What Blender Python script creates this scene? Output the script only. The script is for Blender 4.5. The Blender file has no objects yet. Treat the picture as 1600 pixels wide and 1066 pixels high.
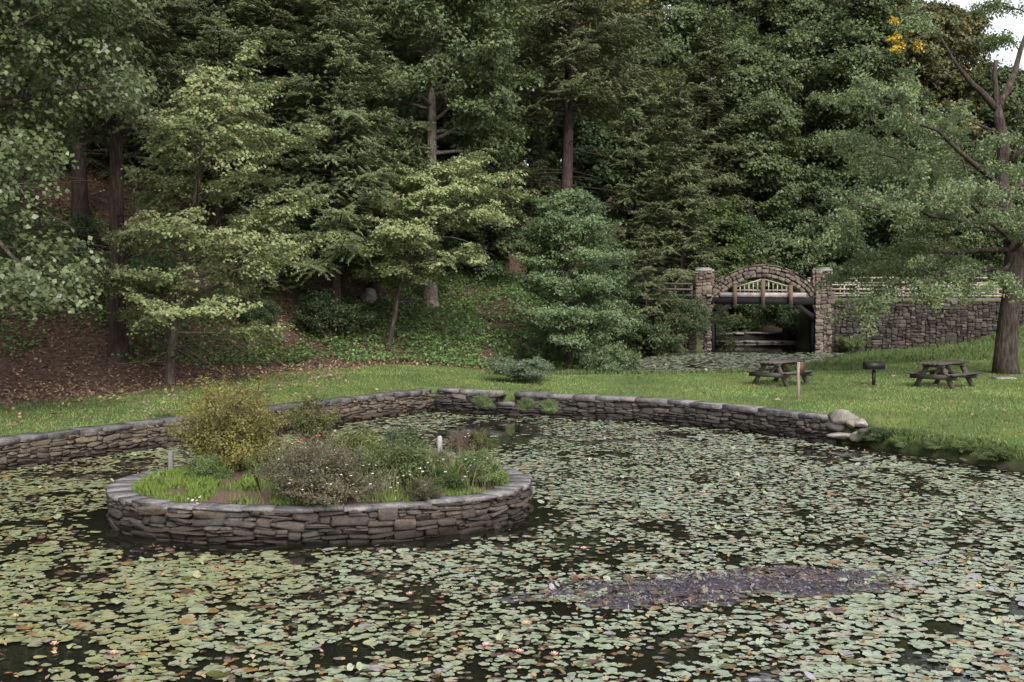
import bpy, math, random
import numpy as np
from mathutils import Vector, Matrix

# ---------------------------------------------------------------- camera, sky, sun, exposure
F = 2000.0; CAMZ = 4.5; PITCH = math.atan(103 / F)
scene = bpy.context.scene
cd = bpy.data.cameras.new('camera'); cam = bpy.data.objects.new('camera', cd)
scene.collection.objects.link(cam); scene.camera = cam
cam.location = (0, 0, CAMZ); cam.rotation_euler = (math.pi / 2 - PITCH, 0, 0)
cd.sensor_width = 36; cd.lens = 45; cd.clip_start = 0.1; cd.clip_end = 3000

world = bpy.data.worlds.new('World'); scene.world = world; world.use_nodes = True
wn = world.node_tree.nodes; wl = world.node_tree.links; wn.clear()
SUN_EL, SUN_AZ = math.radians(40), math.radians(163)      # azimuth measured from +Y towards +X
sky = wn.new('ShaderNodeTexSky'); sky.sky_type = 'NISHITA'; sky.sun_disc = False
sky.sun_elevation = SUN_EL; sky.sun_rotation = SUN_AZ; sky.dust_density = 3.0; sky.air_density = 1.0
hs = wn.new('ShaderNodeHueSaturation'); hs.inputs['Saturation'].default_value = 0.22
bg = wn.new('ShaderNodeBackground'); bg.inputs['Strength'].default_value = 0.15
wo = wn.new('ShaderNodeOutputWorld')
wl.new(sky.outputs[0], hs.inputs['Color']); wl.new(hs.outputs[0], bg.inputs['Color']); wl.new(bg.outputs[0], wo.inputs['Surface'])

sd_ = bpy.data.lights.new('sun', 'SUN'); sun = bpy.data.objects.new('sun', sd_); scene.collection.objects.link(sun)
sd_.energy = 1.5; sd_.angle = math.radians(35); sd_.color = (1.0, 0.97, 0.92)
sv = Vector((math.sin(SUN_AZ) * math.cos(SUN_EL), math.cos(SUN_AZ) * math.cos(SUN_EL), math.sin(SUN_EL)))
sun.rotation_euler = (-sv).to_track_quat('-Z', 'Y').to_euler()
scene.view_settings.view_transform = 'Standard'; scene.view_settings.look = 'None'
scene.view_settings.gamma = 1.0; scene.view_settings.exposure = 1.0
scene.view_settings.use_curve_mapping = False
scene.render.engine = 'CYCLES'
scene.cycles.max_bounces = 4; scene.cycles.diffuse_bounces = 2; scene.cycles.glossy_bounces = 2
scene.cycles.transmission_bounces = 3; scene.cycles.transparent_max_bounces = 4
scene.cycles.use_denoising = True

# ---------------------------------------------------------------- helpers
col = scene.collection
def ray(px, py):
    c, s = math.cos(PITCH), math.sin(PITCH)
    x, u = (px - 800) / F, (533 - py) / F
    return x, c + u * s, -s + u * c
def at_z(px, py, z):
    x, y, w = ray(px, py); t = (z - CAMZ) / w
    return np.array((x * t, y * t, z))
def at_d(px, py, d):
    x, y, w = ray(px, py); t = d / y
    return np.array((x * t, d, CAMZ + w * t))

def mesh_np(name, V, polys, mat=None, smooth=False):
    me = bpy.data.meshes.new(name)
    V = np.asarray(V, dtype=np.float32)
    polys = [np.asarray(p, dtype=np.int32) for p in polys if len(p)]
    me.vertices.add(len(V)); me.vertices.foreach_set('co', V.ravel())
    loops = np.concatenate([p.ravel() for p in polys])
    tot = np.concatenate([np.full(len(p), p.shape[1], np.int32) for p in polys])
    st = np.concatenate(([0], np.cumsum(tot)[:-1])).astype(np.int32)
    me.loops.add(len(loops)); me.loops.foreach_set('vertex_index', loops)
    me.polygons.add(len(tot)); me.polygons.foreach_set('loop_start', st)
    if smooth: me.polygons.foreach_set('use_smooth', np.ones(len(tot), bool))
    me.update(calc_edges=True)
    if mat: me.materials.append(mat)
    return me

class MB:
    def __init__(s): s.V = []; s.P = {}; s.n = 0
    def add(s, V, polys):
        V = np.asarray(V, float)
        for p in polys:
            p = np.asarray(p, int)
            if len(p): s.P.setdefault(p.shape[1], []).append(p + s.n)
        s.V.append(V); s.n += len(V)
    def tube(s, pts, radii, k=6, cap=True):
        pts = np.asarray(pts, float); n = len(pts); radii = np.broadcast_to(np.asarray(radii, float), (n,))
        T = np.gradient(pts, axis=0); T /= np.linalg.norm(T, axis=1)[:, None] + 1e-9
        ref = np.array((0, 0, 1.0)) if abs(T[0][2]) < 0.9 else np.array((1.0, 0, 0))
        A = np.cross(T, ref); A /= np.linalg.norm(A, axis=1)[:, None] + 1e-9
        B = np.cross(T, A)
        an = np.arange(k) * 2 * math.pi / k
        V = pts[:, None] + radii[:, None, None] * (np.cos(an)[None, :, None] * A[:, None] + np.sin(an)[None, :, None] * B[:, None])
        i = np.arange(n - 1)[:, None] * k; j = np.arange(k)[None]; j2 = (j + 1) % k
        q = np.stack([i + j, i + j2, i + k + j2, i + k + j], -1).reshape(-1, 4)
        pol = [q]
        if cap: pol += [np.arange(k)[None, ::-1], (np.arange(k) + (n - 1) * k)[None]]
        s.add(V.reshape(-1, 3), pol)
    def box(s, c, size, M=None, rng=None, j=0.0):
        x, y, z = np.array(size) / 2
        V = np.array([(-x, -y, -z), (x, -y, -z), (x, y, -z), (-x, y, -z), (-x, -y, z), (x, -y, z), (x, y, z), (-x, y, z)])
        if rng is not None: V = V + rng.uniform(-j, j, V.shape)
        if M is not None: V = V @ np.array(M).T
        s.add(V + np.array(c), [np.array([(0, 3, 2, 1), (4, 5, 6, 7), (0, 1, 5, 4), (1, 2, 6, 5), (2, 3, 7, 6), (3, 0, 4, 7)])])
    def bar(s, a, b, w, h, up=(0, 0, 1)):
        a, b = np.array(a, float), np.array(b, float); d = b - a; L = np.linalg.norm(d); d /= L
        u = np.array(up, float) if abs(d[2]) < 0.98 else np.array((0, 1.0, 0)); r = np.cross(d, u); r /= np.linalg.norm(r); u = np.cross(r, d)
        s.box((a + b) / 2, (L, w, h), np.stack([d, r, u], 1))
    def mesh(s, name, mat=None, smooth=False):
        return mesh_np(name, np.concatenate(s.V), [np.concatenate(v) for v in s.P.values()], mat, smooth)

def obj(name, me, parent=None, loc=None, rz=0.0, sc=None):
    o = bpy.data.objects.new(name, me); col.objects.link(o)
    if parent: o.parent = parent
    if loc is not None: o.location = [float(v) for v in loc]
    if rz: o.rotation_euler = (0, 0, rz)
    if sc is not None: o.scale = (sc, sc, sc) if np.isscalar(sc) else sc
    return o
def tag(o, label=None, cat=None, group=None, kind=None):
    if label: o['label'] = label
    if cat: o['category'] = cat
    if group: o['group'] = group
    if kind: o['kind'] = kind
    return o
def thing(name, label, cat, loc=(0, 0, 0), rz=0.0, group=None, sc=None):
    return tag(obj(name, None, None, loc, rz, sc), label, cat, group, 'thing')
def rotz(a):
    c, s = math.cos(a), math.sin(a); return np.array(((c, -s, 0), (s, c, 0), (0, 0, 1)))

def vnoise(x, y, sc, seed=0):
    x = np.asarray(x, float) / sc + 1000; y = np.asarray(y, float) / sc + 1000
    xi = np.floor(x).astype(np.int64); yi = np.floor(y).astype(np.int64)
    fx = x - xi; fy = y - yi; fx = fx * fx * (3 - 2 * fx); fy = fy * fy * (3 - 2 * fy)
    def h(a, b):
        v = np.sin(a * 127.1 + b * 311.7 + seed * 74.7) * 43758.5453
        return v - np.floor(v)
    return (h(xi, yi) * (1 - fx) + h(xi + 1, yi) * fx) * (1 - fy) + (h(xi, yi + 1) * (1 - fx) + h(xi + 1, yi + 1) * fx) * fy
def fbm(x, y, sc, seed=0):
    return (vnoise(x, y, sc, seed) + 0.5 * vnoise(x, y, sc / 2.1, seed + 1) + 0.25 * vnoise(x, y, sc / 4.3, seed + 2)) / 1.75
def sstep(a, b, x):
    t = np.clip((np.asarray(x, float) - a) / (b - a), 0, 1); return t * t * (3 - 2 * t)

def poly_sd(x, y, poly):
    """signed distance to a polygon, negative inside"""
    P = np.asarray(poly, float); Q = np.roll(P, -1, 0)
    x = np.asarray(x, float); y = np.asarray(y, float)
    d = np.full(x.shape, 1e9); ins = np.zeros(x.shape, bool)
    for (ax, ay), (bx, by) in zip(P, Q):
        ex, ey = bx - ax, by - ay
        t = np.clip(((x - ax) * ex + (y - ay) * ey) / (ex * ex + ey * ey), 0, 1)
        d = np.minimum(d, np.hypot(x - ax - t * ex, y - ay - t * ey))
        if ay != by:
            c = ((ay > y) != (by > y)) & (x < (bx - ax) * (y - ay) / (by - ay) + ax); ins ^= c
    return np.where(ins, -d, d)

# ---------------------------------------------------------------- materials
def new_mat(name):
    m = bpy.data.materials.new(name); m.use_nodes = True
    n = m.node_tree.nodes; b = n['Principled BSDF']
    return m, n, m.node_tree.links, b
def ramp(n, cols, pos=None, interp='LINEAR'):
    r = n.new('ShaderNodeValToRGB'); r.color_ramp.interpolation = interp
    e = r.color_ramp.elements
    while len(e) < len(cols): e.new(0.5)
    for i, c in enumerate(cols):
        e[i].position = (i / max(1, len(cols) - 1)) if pos is None else pos[i]
    for i, c in enumerate(cols): e[i].color = (*c, 1)
    return r
def noise(n, scale, detail=4, rough=0.55):
    t = n.new('ShaderNodeTexNoise'); t.inputs['Scale'].default_value = scale
    t.inputs['Detail'].default_value = detail; t.inputs['Roughness'].default_value = rough; return t
def mixc(n, l, fac, a, b, mode='MIX'):
    m = n.new('ShaderNodeMix'); m.data_type = 'RGBA'; m.blend_type = mode
    for i, v in ((0, fac), (6, a), (7, b)):
        if hasattr(v, 'is_output'): l.new(v, m.inputs[i])
        else: m.inputs[i].default_value = v if i == 0 else (*v, 1)
    return m.outputs[2]
def bump(n, l, height, strength, dist, b):
    k = n.new('ShaderNodeBump'); k.inputs['Strength'].default_value = strength; k.inputs['Distance'].default_value = dist
    l.new(height, k.inputs['Height']); l.new(k.outputs[0], b.inputs['Normal']); return k
def rnd(n, l):
    """a number that is different for every loose piece and for every object"""
    g = n.new('ShaderNodeNewGeometry'); oi = n.new('ShaderNodeObjectInfo')
    a = n.new('ShaderNodeMath'); a.operation = 'ADD'; l.new(g.outputs['Random Per Island'], a.inputs[0]); l.new(oi.outputs['Random'], a.inputs[1])
    f = n.new('ShaderNodeMath'); f.operation = 'FRACT'; l.new(a.outputs[0], f.inputs[0]); return f.outputs[0]

def leaf_mat(name, cols, pos=None, rough=0.5, trans=0.3, spec=0.35, patch=1.2, tree_var=0.25, amp=0.25):
    m, n, l, b = new_mat(name)
    r = ramp(n, cols, pos); l.new(rnd(n, l), r.inputs[0])
    tc = n.new('ShaderNodeTexCoord'); ns = noise(n, patch, 2); l.new(tc.outputs['Object'], ns.inputs['Vector'])
    oi = n.new('ShaderNodeObjectInfo')
    v = n.new('ShaderNodeMapRange'); v.inputs[1].default_value = 0.3; v.inputs[2].default_value = 0.7; v.inputs[3].default_value = 1 - amp; v.inputs[4].default_value = 1 + amp
    l.new(ns.outputs[0], v.inputs[0])
    v2 = n.new('ShaderNodeMapRange'); v2.inputs[3].default_value = 1 - tree_var; v2.inputs[4].default_value = 1 + tree_var; l.new(oi.outputs['Random'], v2.inputs[0])
    mu = n.new('ShaderNodeMath'); mu.operation = 'MULTIPLY'; l.new(v.outputs[0], mu.inputs[0]); l.new(v2.outputs[0], mu.inputs[1])
    h = n.new('ShaderNodeHueSaturation'); l.new(mu.outputs[0], h.inputs['Value']); l.new(r.outputs[0], h.inputs['Color'])
    hv = n.new('ShaderNodeMapRange'); hv.inputs[3].default_value = 0.5 - 0.048 * tree_var; hv.inputs[4].default_value = 0.5 + 0.048 * tree_var; l.new(oi.outputs['Random'], hv.inputs[0]); l.new(hv.outputs[0], h.inputs['Hue'])
    l.new(h.outputs[0], b.inputs['Base Color'])
    b.inputs['Roughness'].default_value = rough; b.inputs['Specular IOR Level'].default_value = spec
    tr = n.new('ShaderNodeBsdfTranslucent'); l.new(h.outputs[0], tr.inputs['Color'])
    mx = n.new('ShaderNodeMixShader'); mx.inputs[0].default_value = trans
    l.new(b.outputs[0], mx.inputs[1]); l.new(tr.outputs[0], mx.inputs[2]); l.new(mx.outputs[0], n['Material Output'].inputs['Surface'])
    return m

def bark_mat(name, c1, c2):
    m, n, l, b = new_mat(name)
    tc = n.new('ShaderNodeTexCoord'); mp = n.new('ShaderNodeMapping'); mp.inputs['Scale'].default_value = (1, 1, 0.18)
    l.new(tc.outputs['Object'], mp.inputs['Vector'])
    a = noise(n, 14, 6, 0.65); l.new(mp.outputs[0], a.inputs['Vector'])
    a2 = noise(n, 1.5, 3); l.new(tc.outputs['Object'], a2.inputs['Vector'])
    r = ramp(n, [tuple(v * 0.45 for v in c1), c1, c2], [0.35, 0.52, 0.7]); l.new(a.outputs[0], r.inputs[0])
    r2 = ramp(n, [(0.7, 0.7, 0.7), (1.15, 1.15, 1.1)], [0.35, 0.65]); l.new(a2.outputs[0], r2.inputs[0])
    l.new(mixc(n, l, 1.0, r.outputs[0], r2.outputs[0], 'MULTIPLY'), b.inputs['Base Color'])
    b.inputs['Roughness'].default_value = 0.9; b.inputs['Specular IOR Level'].default_value = 0.15
    bump(n, l, a.outputs[0], 0.9, 0.04, b); return m

def stone_mat(name, cols, pos=None, wet=None, var=0.35):
    m, n, l, b = new_mat(name)
    r = ramp(n, cols, pos); l.new(rnd(n, l), r.inputs[0])
    g = n.new('ShaderNodeNewGeometry')
    a = noise(n, 5, 6, 0.62); l.new(g.outputs['Position'], a.inputs['Vector'])
    a2 = noise(n, 28, 5, 0.6); l.new(g.outputs['Position'], a2.inputs['Vector'])
    r2 = ramp(n, [(1 - var,) * 3, (1, 1, 1), (1 + var, 1 + var, 1 + var * 0.9)], [0.3, 0.5, 0.72]); l.new(a.outputs[0], r2.inputs[0])
    r3 = ramp(n, [(0.7, 0.7, 0.7), (1.2, 1.2, 1.2)], [0.35, 0.66]); l.new(a2.outputs[0], r3.inputs[0])
    c = mixc(n, l, 1.0, r.outputs[0], r2.outputs[0], 'MULTIPLY'); c = mixc(n, l, 1.0, c, r3.outputs[0], 'MULTIPLY')
    if wet is not None:      # stones are stained and damp for a hand's breadth above the water
        sx = n.new('ShaderNodeSeparateXYZ'); l.new(g.outputs['Position'], sx.inputs[0])
        ad = n.new('ShaderNodeMath'); ad.operation = 'MULTIPLY_ADD'; l.new(a.outputs[0], ad.inputs[0]); ad.inputs[1].default_value = -0.25; l.new(sx.outputs[2], ad.inputs[2])
        mr = n.new('ShaderNodeMapRange'); mr.inputs[1].default_value = wet - 0.14; mr.inputs[2].default_value = wet + 0.06; l.new(ad.outputs[0], mr.inputs[0])
        dk = mixc(n, l, 1.0, c, (0.42, 0.40, 0.38), 'MULTIPLY'); c = mixc(n, l, mr.outputs[0], dk, c)
    l.new(c, b.inputs['Base Color'])
    b.inputs['Roughness'].default_value = 0.85; b.inputs['Specular IOR Level'].default_value = 0.25
    ad2 = n.new('ShaderNodeMath'); ad2.operation = 'ADD'; l.new(a.outputs[0], ad2.inputs[0]); l.new(a2.outputs[0], ad2.inputs[1])
    bump(n, l, ad2.outputs[0], 0.7, 0.03, b); return m

def flat_mat(name, c, rough=0.8, nscale=20, var=0.25, spec=0.25, bs=0.3):
    m, n, l, b = new_mat(name)
    tc = n.new('ShaderNodeTexCoord'); a = noise(n, nscale, 5); l.new(tc.outputs['Object'], a.inputs['Vector'])
    r = ramp(n, [tuple(v * (1 - var) for v in c), tuple(v * (1 + var) for v in c)], [0.35, 0.65]); l.new(a.outputs[0], r.inputs[0])
    l.new(r.outputs[0], b.inputs['Base Color']); b.inputs['Roughness'].default_value = rough
    b.inputs['Specular IOR Level'].default_value = spec; bump(n, l, a.outputs[0], bs, 0.01, b); return m

def wood_mat(name, c):
    m, n, l, b = new_mat(name)
    tc = n.new('ShaderNodeTexCoord'); mp = n.new('ShaderNodeMapping'); mp.inputs['Scale'].default_value = (2, 30, 30)
    l.new(tc.outputs['Object'], mp.inputs['Vector']); a = noise(n, 2, 6, 0.6); l.new(mp.outputs[0], a.inputs['Vector'])
    r = ramp(n, [tuple(v * 0.55 for v in c), c, tuple(v * 1.35 for v in c)], [0.3, 0.5, 0.7]); l.new(a.outputs[0], r.inputs[0])
    oi = n.new('ShaderNodeObjectInfo'); mr = n.new('ShaderNodeMapRange'); mr.inputs[3].default_value = 0.8; mr.inputs[4].default_value = 1.2; l.new(oi.outputs['Random'], mr.inputs[0])
    h = n.new('ShaderNodeHueSaturation'); l.new(r.outputs[0], h.inputs['Color']); l.new(mr.outputs[0], h.inputs['Value'])
    l.new(h.outputs[0], b.inputs['Base Color']); b.inputs['Roughness'].default_value = 0.85; b.inputs['Specular IOR Level'].default_value = 0.2
    bump(n, l, a.outputs[0], 0.4, 0.01, b); return m

def water_mat():
    m, n, l, b = new_mat('water'); b.inputs['Base Color'].default_value = (0.010, 0.010, 0.007, 1)
    b.inputs['Roughness'].default_value = 0.04; b.inputs['IOR'].default_value = 1.33
    g = n.new('ShaderNodeNewGeometry'); a = noise(n, 2.2, 3); l.new(g.outputs['Position'], a.inputs['Vector'])
    bump(n, l, a.outputs[0], 0.12, 0.03, b); return m

def pad_mat():
    m, n, l, b = new_mat('lily_pad')
    cols = [(0.212, 0.249, 0.188), (0.243, 0.279, 0.218), (0.201, 0.243, 0.169), (0.249, 0.268, 0.169), (0.261, 0.255, 0.194), (0.279, 0.237, 0.188), (0.211, 0.136, 0.063), (0.088, 0.044, 0.041), (0.079, 0.079, 0.023), (0.243, 0.224, 0.25)]
    pos = [0.0, 0.24, 0.47, 0.66, 0.79, 0.865, 0.905, 0.93, 0.955, 0.98]
    r = ramp(n, cols, pos, 'CONSTANT'); l.new(rnd(n, l), r.inputs[0])
    g = n.new('ShaderNodeNewGeometry'); a = noise(n, 9, 4, 0.6); l.new(g.outputs['Position'], a.inputs['Vector'])
    r2 = ramp(n, [(0.72, 0.70, 0.62), (1, 1, 1), (1.15, 1.15, 1.12)], [0.32, 0.5, 0.7]); l.new(a.outputs[0], r2.inputs[0])
    a3 = noise(n, 0.35, 3); l.new(g.outputs['Position'], a3.inputs['Vector'])
    sx = n.new('ShaderNodeSeparateXYZ'); l.new(g.outputs['Position'], sx.inputs[0]); mr = n.new('ShaderNodeMapRange'); mr.inputs[1].default_value = -6; mr.inputs[2].default_value = 2; mr.inputs[3].default_value = -0.25; mr.inputs[4].default_value = 0.25; l.new(sx.outputs[0], mr.inputs[0])
    ad = n.new('ShaderNodeMath'); ad.operation = 'ADD'; l.new(a3.outputs[0], ad.inputs[0]); l.new(mr.outputs[0], ad.inputs[1])
    r3 = ramp(n, [(0.94, 0.88, 0.64), (1.03, 1.01, 0.9), (1.06, 1.04, 1.02)], [0.3, 0.52, 0.72]); l.new(ad.outputs[0], r3.inputs[0])
    c = mixc(n, l, 1.0, r.outputs[0], r2.outputs[0], 'MULTIPLY'); c = mixc(n, l, 1.0, c, r3.outputs[0], 'MULTIPLY')
    l.new(c, b.inputs['Base Color']); b.inputs['Roughness'].default_value = 0.36; b.inputs['Specular IOR Level'].default_value = 0.6
    bump(n, l, a.outputs[0], 0.25, 0.02, b); return m

def ground_mat():
    m, n, l, b = new_mat('ground')
    g = n.new('ShaderNodeNewGeometry')
    at = n.new('ShaderNodeVertexColor'); at.layer_name = 'cover'     # R leaf litter, G mud, B dry verge grass
    sp = n.new('ShaderNodeSeparateColor'); l.new(at.outputs[0], sp.inputs[0])
    a = noise(n, 0.5, 5); l.new(g.outputs['Position'], a.inputs['Vector'])
    a2 = noise(n, 14, 6, 0.7); l.new(g.outputs['Position'], a2.inputs['Vector'])
    gr = ramp(n, [(0.055, 0.085, 0.028), (0.098, 0.138, 0.045), (0.14, 0.175, 0.065)], [0.3, 0.5, 0.7]); l.new(a2.outputs[0], gr.inputs[0])
    gl = ramp(n, [(0.72, 0.85, 0.8), (1.3, 1.12, 1.0)], [0.35, 0.65]); l.new(a.outputs[0], gl.inputs[0])
    grass = mixc(n, l, 1.0, gr.outputs[0], gl.outputs[0], 'MULTIPLY')
    vo = n.new('ShaderNodeTexVoronoi'); vo.inputs['Scale'].default_value = 11; l.new(g.outputs['Position'], vo.inputs['Vector'])
    li = ramp(n, [(0.032, 0.022, 0.017), (0.076, 0.048, 0.036), (0.125, 0.082, 0.056), (0.045, 0.031, 0.024)], [0.0, 0.4, 0.75, 1.0]); l.new(vo.outputs['Color'], li.inputs[0])
    c = mixc(n, l, sp.outputs[0], grass, li.outputs[0])
    c = mixc(n, l, sp.outputs[2], c, (0.17, 0.16, 0.05))
    c = mixc(n, l, sp.outputs[1], c, (0.030, 0.024, 0.017))
    l.new(c, b.inputs['Base Color']); b.inputs['Roughness'].default_value = 0.95; b.inputs['Specular IOR Level'].default_value = 0.1
    bump(n, l, a2.outputs[0], 0.8, 0.06, b); return m

M = {}
M['water'] = water_mat(); M['pad'] = pad_mat(); M['ground'] = ground_mat()
M['oak'] = leaf_mat('oak_leaf', [(0.049, 0.075, 0.029), (0.08, 0.113, 0.044), (0.104, 0.133, 0.057), (0.133, 0.146, 0.055)])
M['maple'] = leaf_mat('maple_leaf', [(0.062, 0.086, 0.033), (0.098, 0.121, 0.049), (0.131, 0.153, 0.068)], rough=0.38, spec=0.5, tree_var=0.12)
M['gold_oak'] = leaf_mat('turning_oak_leaf', [(0.067, 0.093, 0.033), (0.115, 0.133, 0.048), (0.161, 0.149, 0.053), (0.238, 0.16, 0.058)], [0, 0.5, 0.86, 1])
M['dogwood'] = leaf_mat('dogwood_leaf', [(0.167, 0.218, 0.092), (0.238, 0.282, 0.126), (0.287, 0.311, 0.142), (0.346, 0.282, 0.144)], [0, 0.45, 0.85, 1], tree_var=0.05)
M['beech'] = leaf_mat('silvery_leaf', [(0.1, 0.166, 0.073), (0.142, 0.216, 0.094), (0.2, 0.256, 0.119)], rough=0.42)
M['cherry'] = leaf_mat('cherry_leaf', [(0.079, 0.112, 0.051), (0.115, 0.146, 0.067), (0.15, 0.166, 0.073), (0.198, 0.155, 0.063)], [0, 0.5, 0.92, 1], rough=0.4)
M['hemlock'] = leaf_mat('hemlock_needle', [(0.06, 0.079, 0.033), (0.099, 0.115, 0.051), (0.139, 0.145, 0.069)], rough=0.6, trans=0.15, spec=0.25)
M['yellow'] = leaf_mat('yellow_leaf', [(0.42, 0.24, 0.02), (0.50, 0.30, 0.03), (0.26, 0.20, 0.03)])
M['ivy'] = leaf_mat('ground_cover_leaf', [(0.063, 0.121, 0.047), (0.114, 0.197, 0.066), (0.196, 0.279, 0.086)], rough=0.4, patch=0.5)
M['shrub'] = leaf_mat('shrub_leaf', [(0.036, 0.06, 0.025), (0.062, 0.094, 0.038), (0.095, 0.123, 0.05)])
M['bright'] = leaf_mat('bright_leaf', [(0.056, 0.106, 0.027), (0.081, 0.132, 0.034), (0.114, 0.15, 0.042)], trans=0.4)
M['goldbush'] = leaf_mat('gold_bush_leaf', [(0.105, 0.122, 0.031), (0.188, 0.177, 0.042), (0.252, 0.216, 0.051), (0.113, 0.098, 0.038)])
M['olivebush'] = leaf_mat('olive_bush_leaf', [(0.09, 0.12, 0.03), (0.13, 0.15, 0.045), (0.16, 0.16, 0.06)])
M['purplebush'] = leaf_mat('brown_bush_leaf', [(0.085, 0.062, 0.048), (0.13, 0.105, 0.075), (0.13, 0.14, 0.065), (0.09, 0.12, 0.045)], [0, 0.35, 0.7, 1])
M['greenbush'] = leaf_mat('green_bush_leaf', [(0.086, 0.138, 0.04), (0.127, 0.178, 0.057), (0.161, 0.196, 0.086)])
M['paleshrub'] = leaf_mat('pale_shrub_leaf', [(0.10, 0.14, 0.085), (0.14, 0.18, 0.11), (0.16, 0.19, 0.12)])
M['grass'] = leaf_mat('grass_blade', [(0.09, 0.146, 0.045), (0.157, 0.218, 0.071), (0.219, 0.265, 0.097), (0.314, 0.287, 0.15)], [0, 0.45, 0.93, 1], patch=0.35, trans=0.25, spec=0.2, tree_var=0, amp=0.4)
M['longgrass'] = leaf_mat('long_grass_blade', [(0.07, 0.116, 0.036), (0.114, 0.168, 0.055), (0.167, 0.208, 0.079), (0.216, 0.208, 0.116)], [0, 0.5, 0.9, 1], patch=0.5, trans=0.3, spec=0.2, tree_var=0)
M['islandgrass'] = leaf_mat('island_grass_blade', [(0.12, 0.19, 0.035), (0.17, 0.25, 0.05), (0.21, 0.28, 0.07), (0.22, 0.22, 0.10)], [0, 0.5, 0.9, 1], patch=0.8, trans=0.3, spec=0.2, tree_var=0)
M['litter'] = leaf_mat('fallen_leaf', [(0.075, 0.042, 0.03), (0.15, 0.089, 0.059), (0.242, 0.155, 0.1), (0.372, 0.283, 0.189)], [0, 0.5, 0.85, 1], trans=0.05, patch=0.4, tree_var=0)
M['white'] = flat_mat('white_petal', (0.72, 0.70, 0.66), 0.6)
M['pink'] = flat_mat('pink_petal', (0.78, 0.38, 0.52), 0.5)
M['rose'] = flat_mat('rose_petal', (0.70, 0.16, 0.17), 0.5)
M['stamen'] = flat_mat('yellow_stamen', (0.6, 0.4, 0.05), 0.6)
M['bark'] = bark_mat('grey_bark', (0.085, 0.068, 0.055), (0.17, 0.145, 0.12))
M['bark_red'] = bark_mat('red_bark', (0.047, 0.033, 0.029), (0.09, 0.066, 0.057))
M['bark_dark'] = bark_mat('dark_bark', (0.055, 0.043, 0.036), (0.115, 0.095, 0.08))
M['bark_pale'] = bark_mat('pale_bark', (0.16, 0.135, 0.11), (0.27, 0.24, 0.20))
M['twig'] = flat_mat('dry_twig', (0.13, 0.095, 0.075), 0.9)
M['stone'] = stone_mat('wall_stone', [(0.039, 0.033, 0.028), (0.061, 0.049, 0.042), (0.079, 0.062, 0.05), (0.092, 0.08, 0.07), (0.051, 0.045, 0.042), (0.111, 0.086, 0.067)], wet=0.10)
M['wall_left'] = stone_mat('tan_wall_stone', [(0.07, 0.055, 0.045), (0.111, 0.086, 0.068), (0.146, 0.113, 0.087), (0.088, 0.072, 0.062), (0.164, 0.128, 0.092)], wet=0.10)
M['wall_right'] = stone_mat('dark_wall_stone', [(0.045, 0.039, 0.035), (0.064, 0.056, 0.05), (0.09, 0.076, 0.066), (0.055, 0.049, 0.046), (0.11, 0.091, 0.078)], wet=0.12)
M['coping'] = stone_mat('coping_stone', [(0.116, 0.109, 0.114), (0.157, 0.146, 0.146), (0.193, 0.177, 0.175), (0.14, 0.128, 0.126)], var=0.5)
M['coping_dark'] = stone_mat('dark_coping_stone', [(0.09, 0.084, 0.084), (0.123, 0.114, 0.114), (0.106, 0.098, 0.092)], var=0.55)
M['bridge_stone'] = stone_mat('bridge_stone', [(0.068, 0.051, 0.043), (0.122, 0.093, 0.076), (0.177, 0.139, 0.112), (0.102, 0.078, 0.068), (0.224, 0.184, 0.15)], var=0.3)
M['cap'] = stone_mat('pillar_cap_stone', [(0.22, 0.20, 0.19), (0.30, 0.28, 0.26)])
M['rubble'] = stone_mat('rubble_stone', [(0.028, 0.022, 0.019), (0.043, 0.035, 0.03), (0.06, 0.05, 0.04), (0.098, 0.082, 0.069), (0.035, 0.03, 0.026)], [0, 0.4, 0.75, 0.92, 1])
M['boulder'] = stone_mat('boulder_stone', [(0.19, 0.17, 0.15), (0.25, 0.225, 0.20), (0.31, 0.28, 0.25)], wet=0.04)
M['core'] = flat_mat('wall_joint', (0.022, 0.018, 0.016), 0.95)
M['mulch'] = flat_mat('island_soil', (0.10, 0.066, 0.048), 0.95, 30, 0.4)
M['wood_grey'] = wood_mat('weathered_wood', (0.08, 0.068, 0.058))
M['wood_pale'] = wood_mat('pale_wood', (0.31, 0.265, 0.22))
M['wood_brown'] = wood_mat('brown_wood', (0.115, 0.08, 0.062))
M['wood_dark'] = wood_mat('dark_wood', (0.018, 0.016, 0.017))
M['post'] = wood_mat('post_wood', (0.26, 0.20, 0.17))
M['grey_post'] = wood_mat('grey_post_wood', (0.24, 0.23, 0.22))
M['deck'] = flat_mat('deck_fascia', (0.28, 0.25, 0.245), 0.7, 3, 0.25)
M['metal'] = flat_mat('black_iron', (0.016, 0.015, 0.016), 0.5, 30)
M['sign'] = flat_mat('red_brown_sign', (0.11, 0.05, 0.04), 0.6)
M['mud'] = stone_mat('pond_mud', [(0.065, 0.055, 0.065), (0.075, 0.065, 0.072)], var=0.5)
M['road'] = flat_mat('road_asphalt', (0.16, 0.155, 0.16), 0.9, 6)

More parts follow.
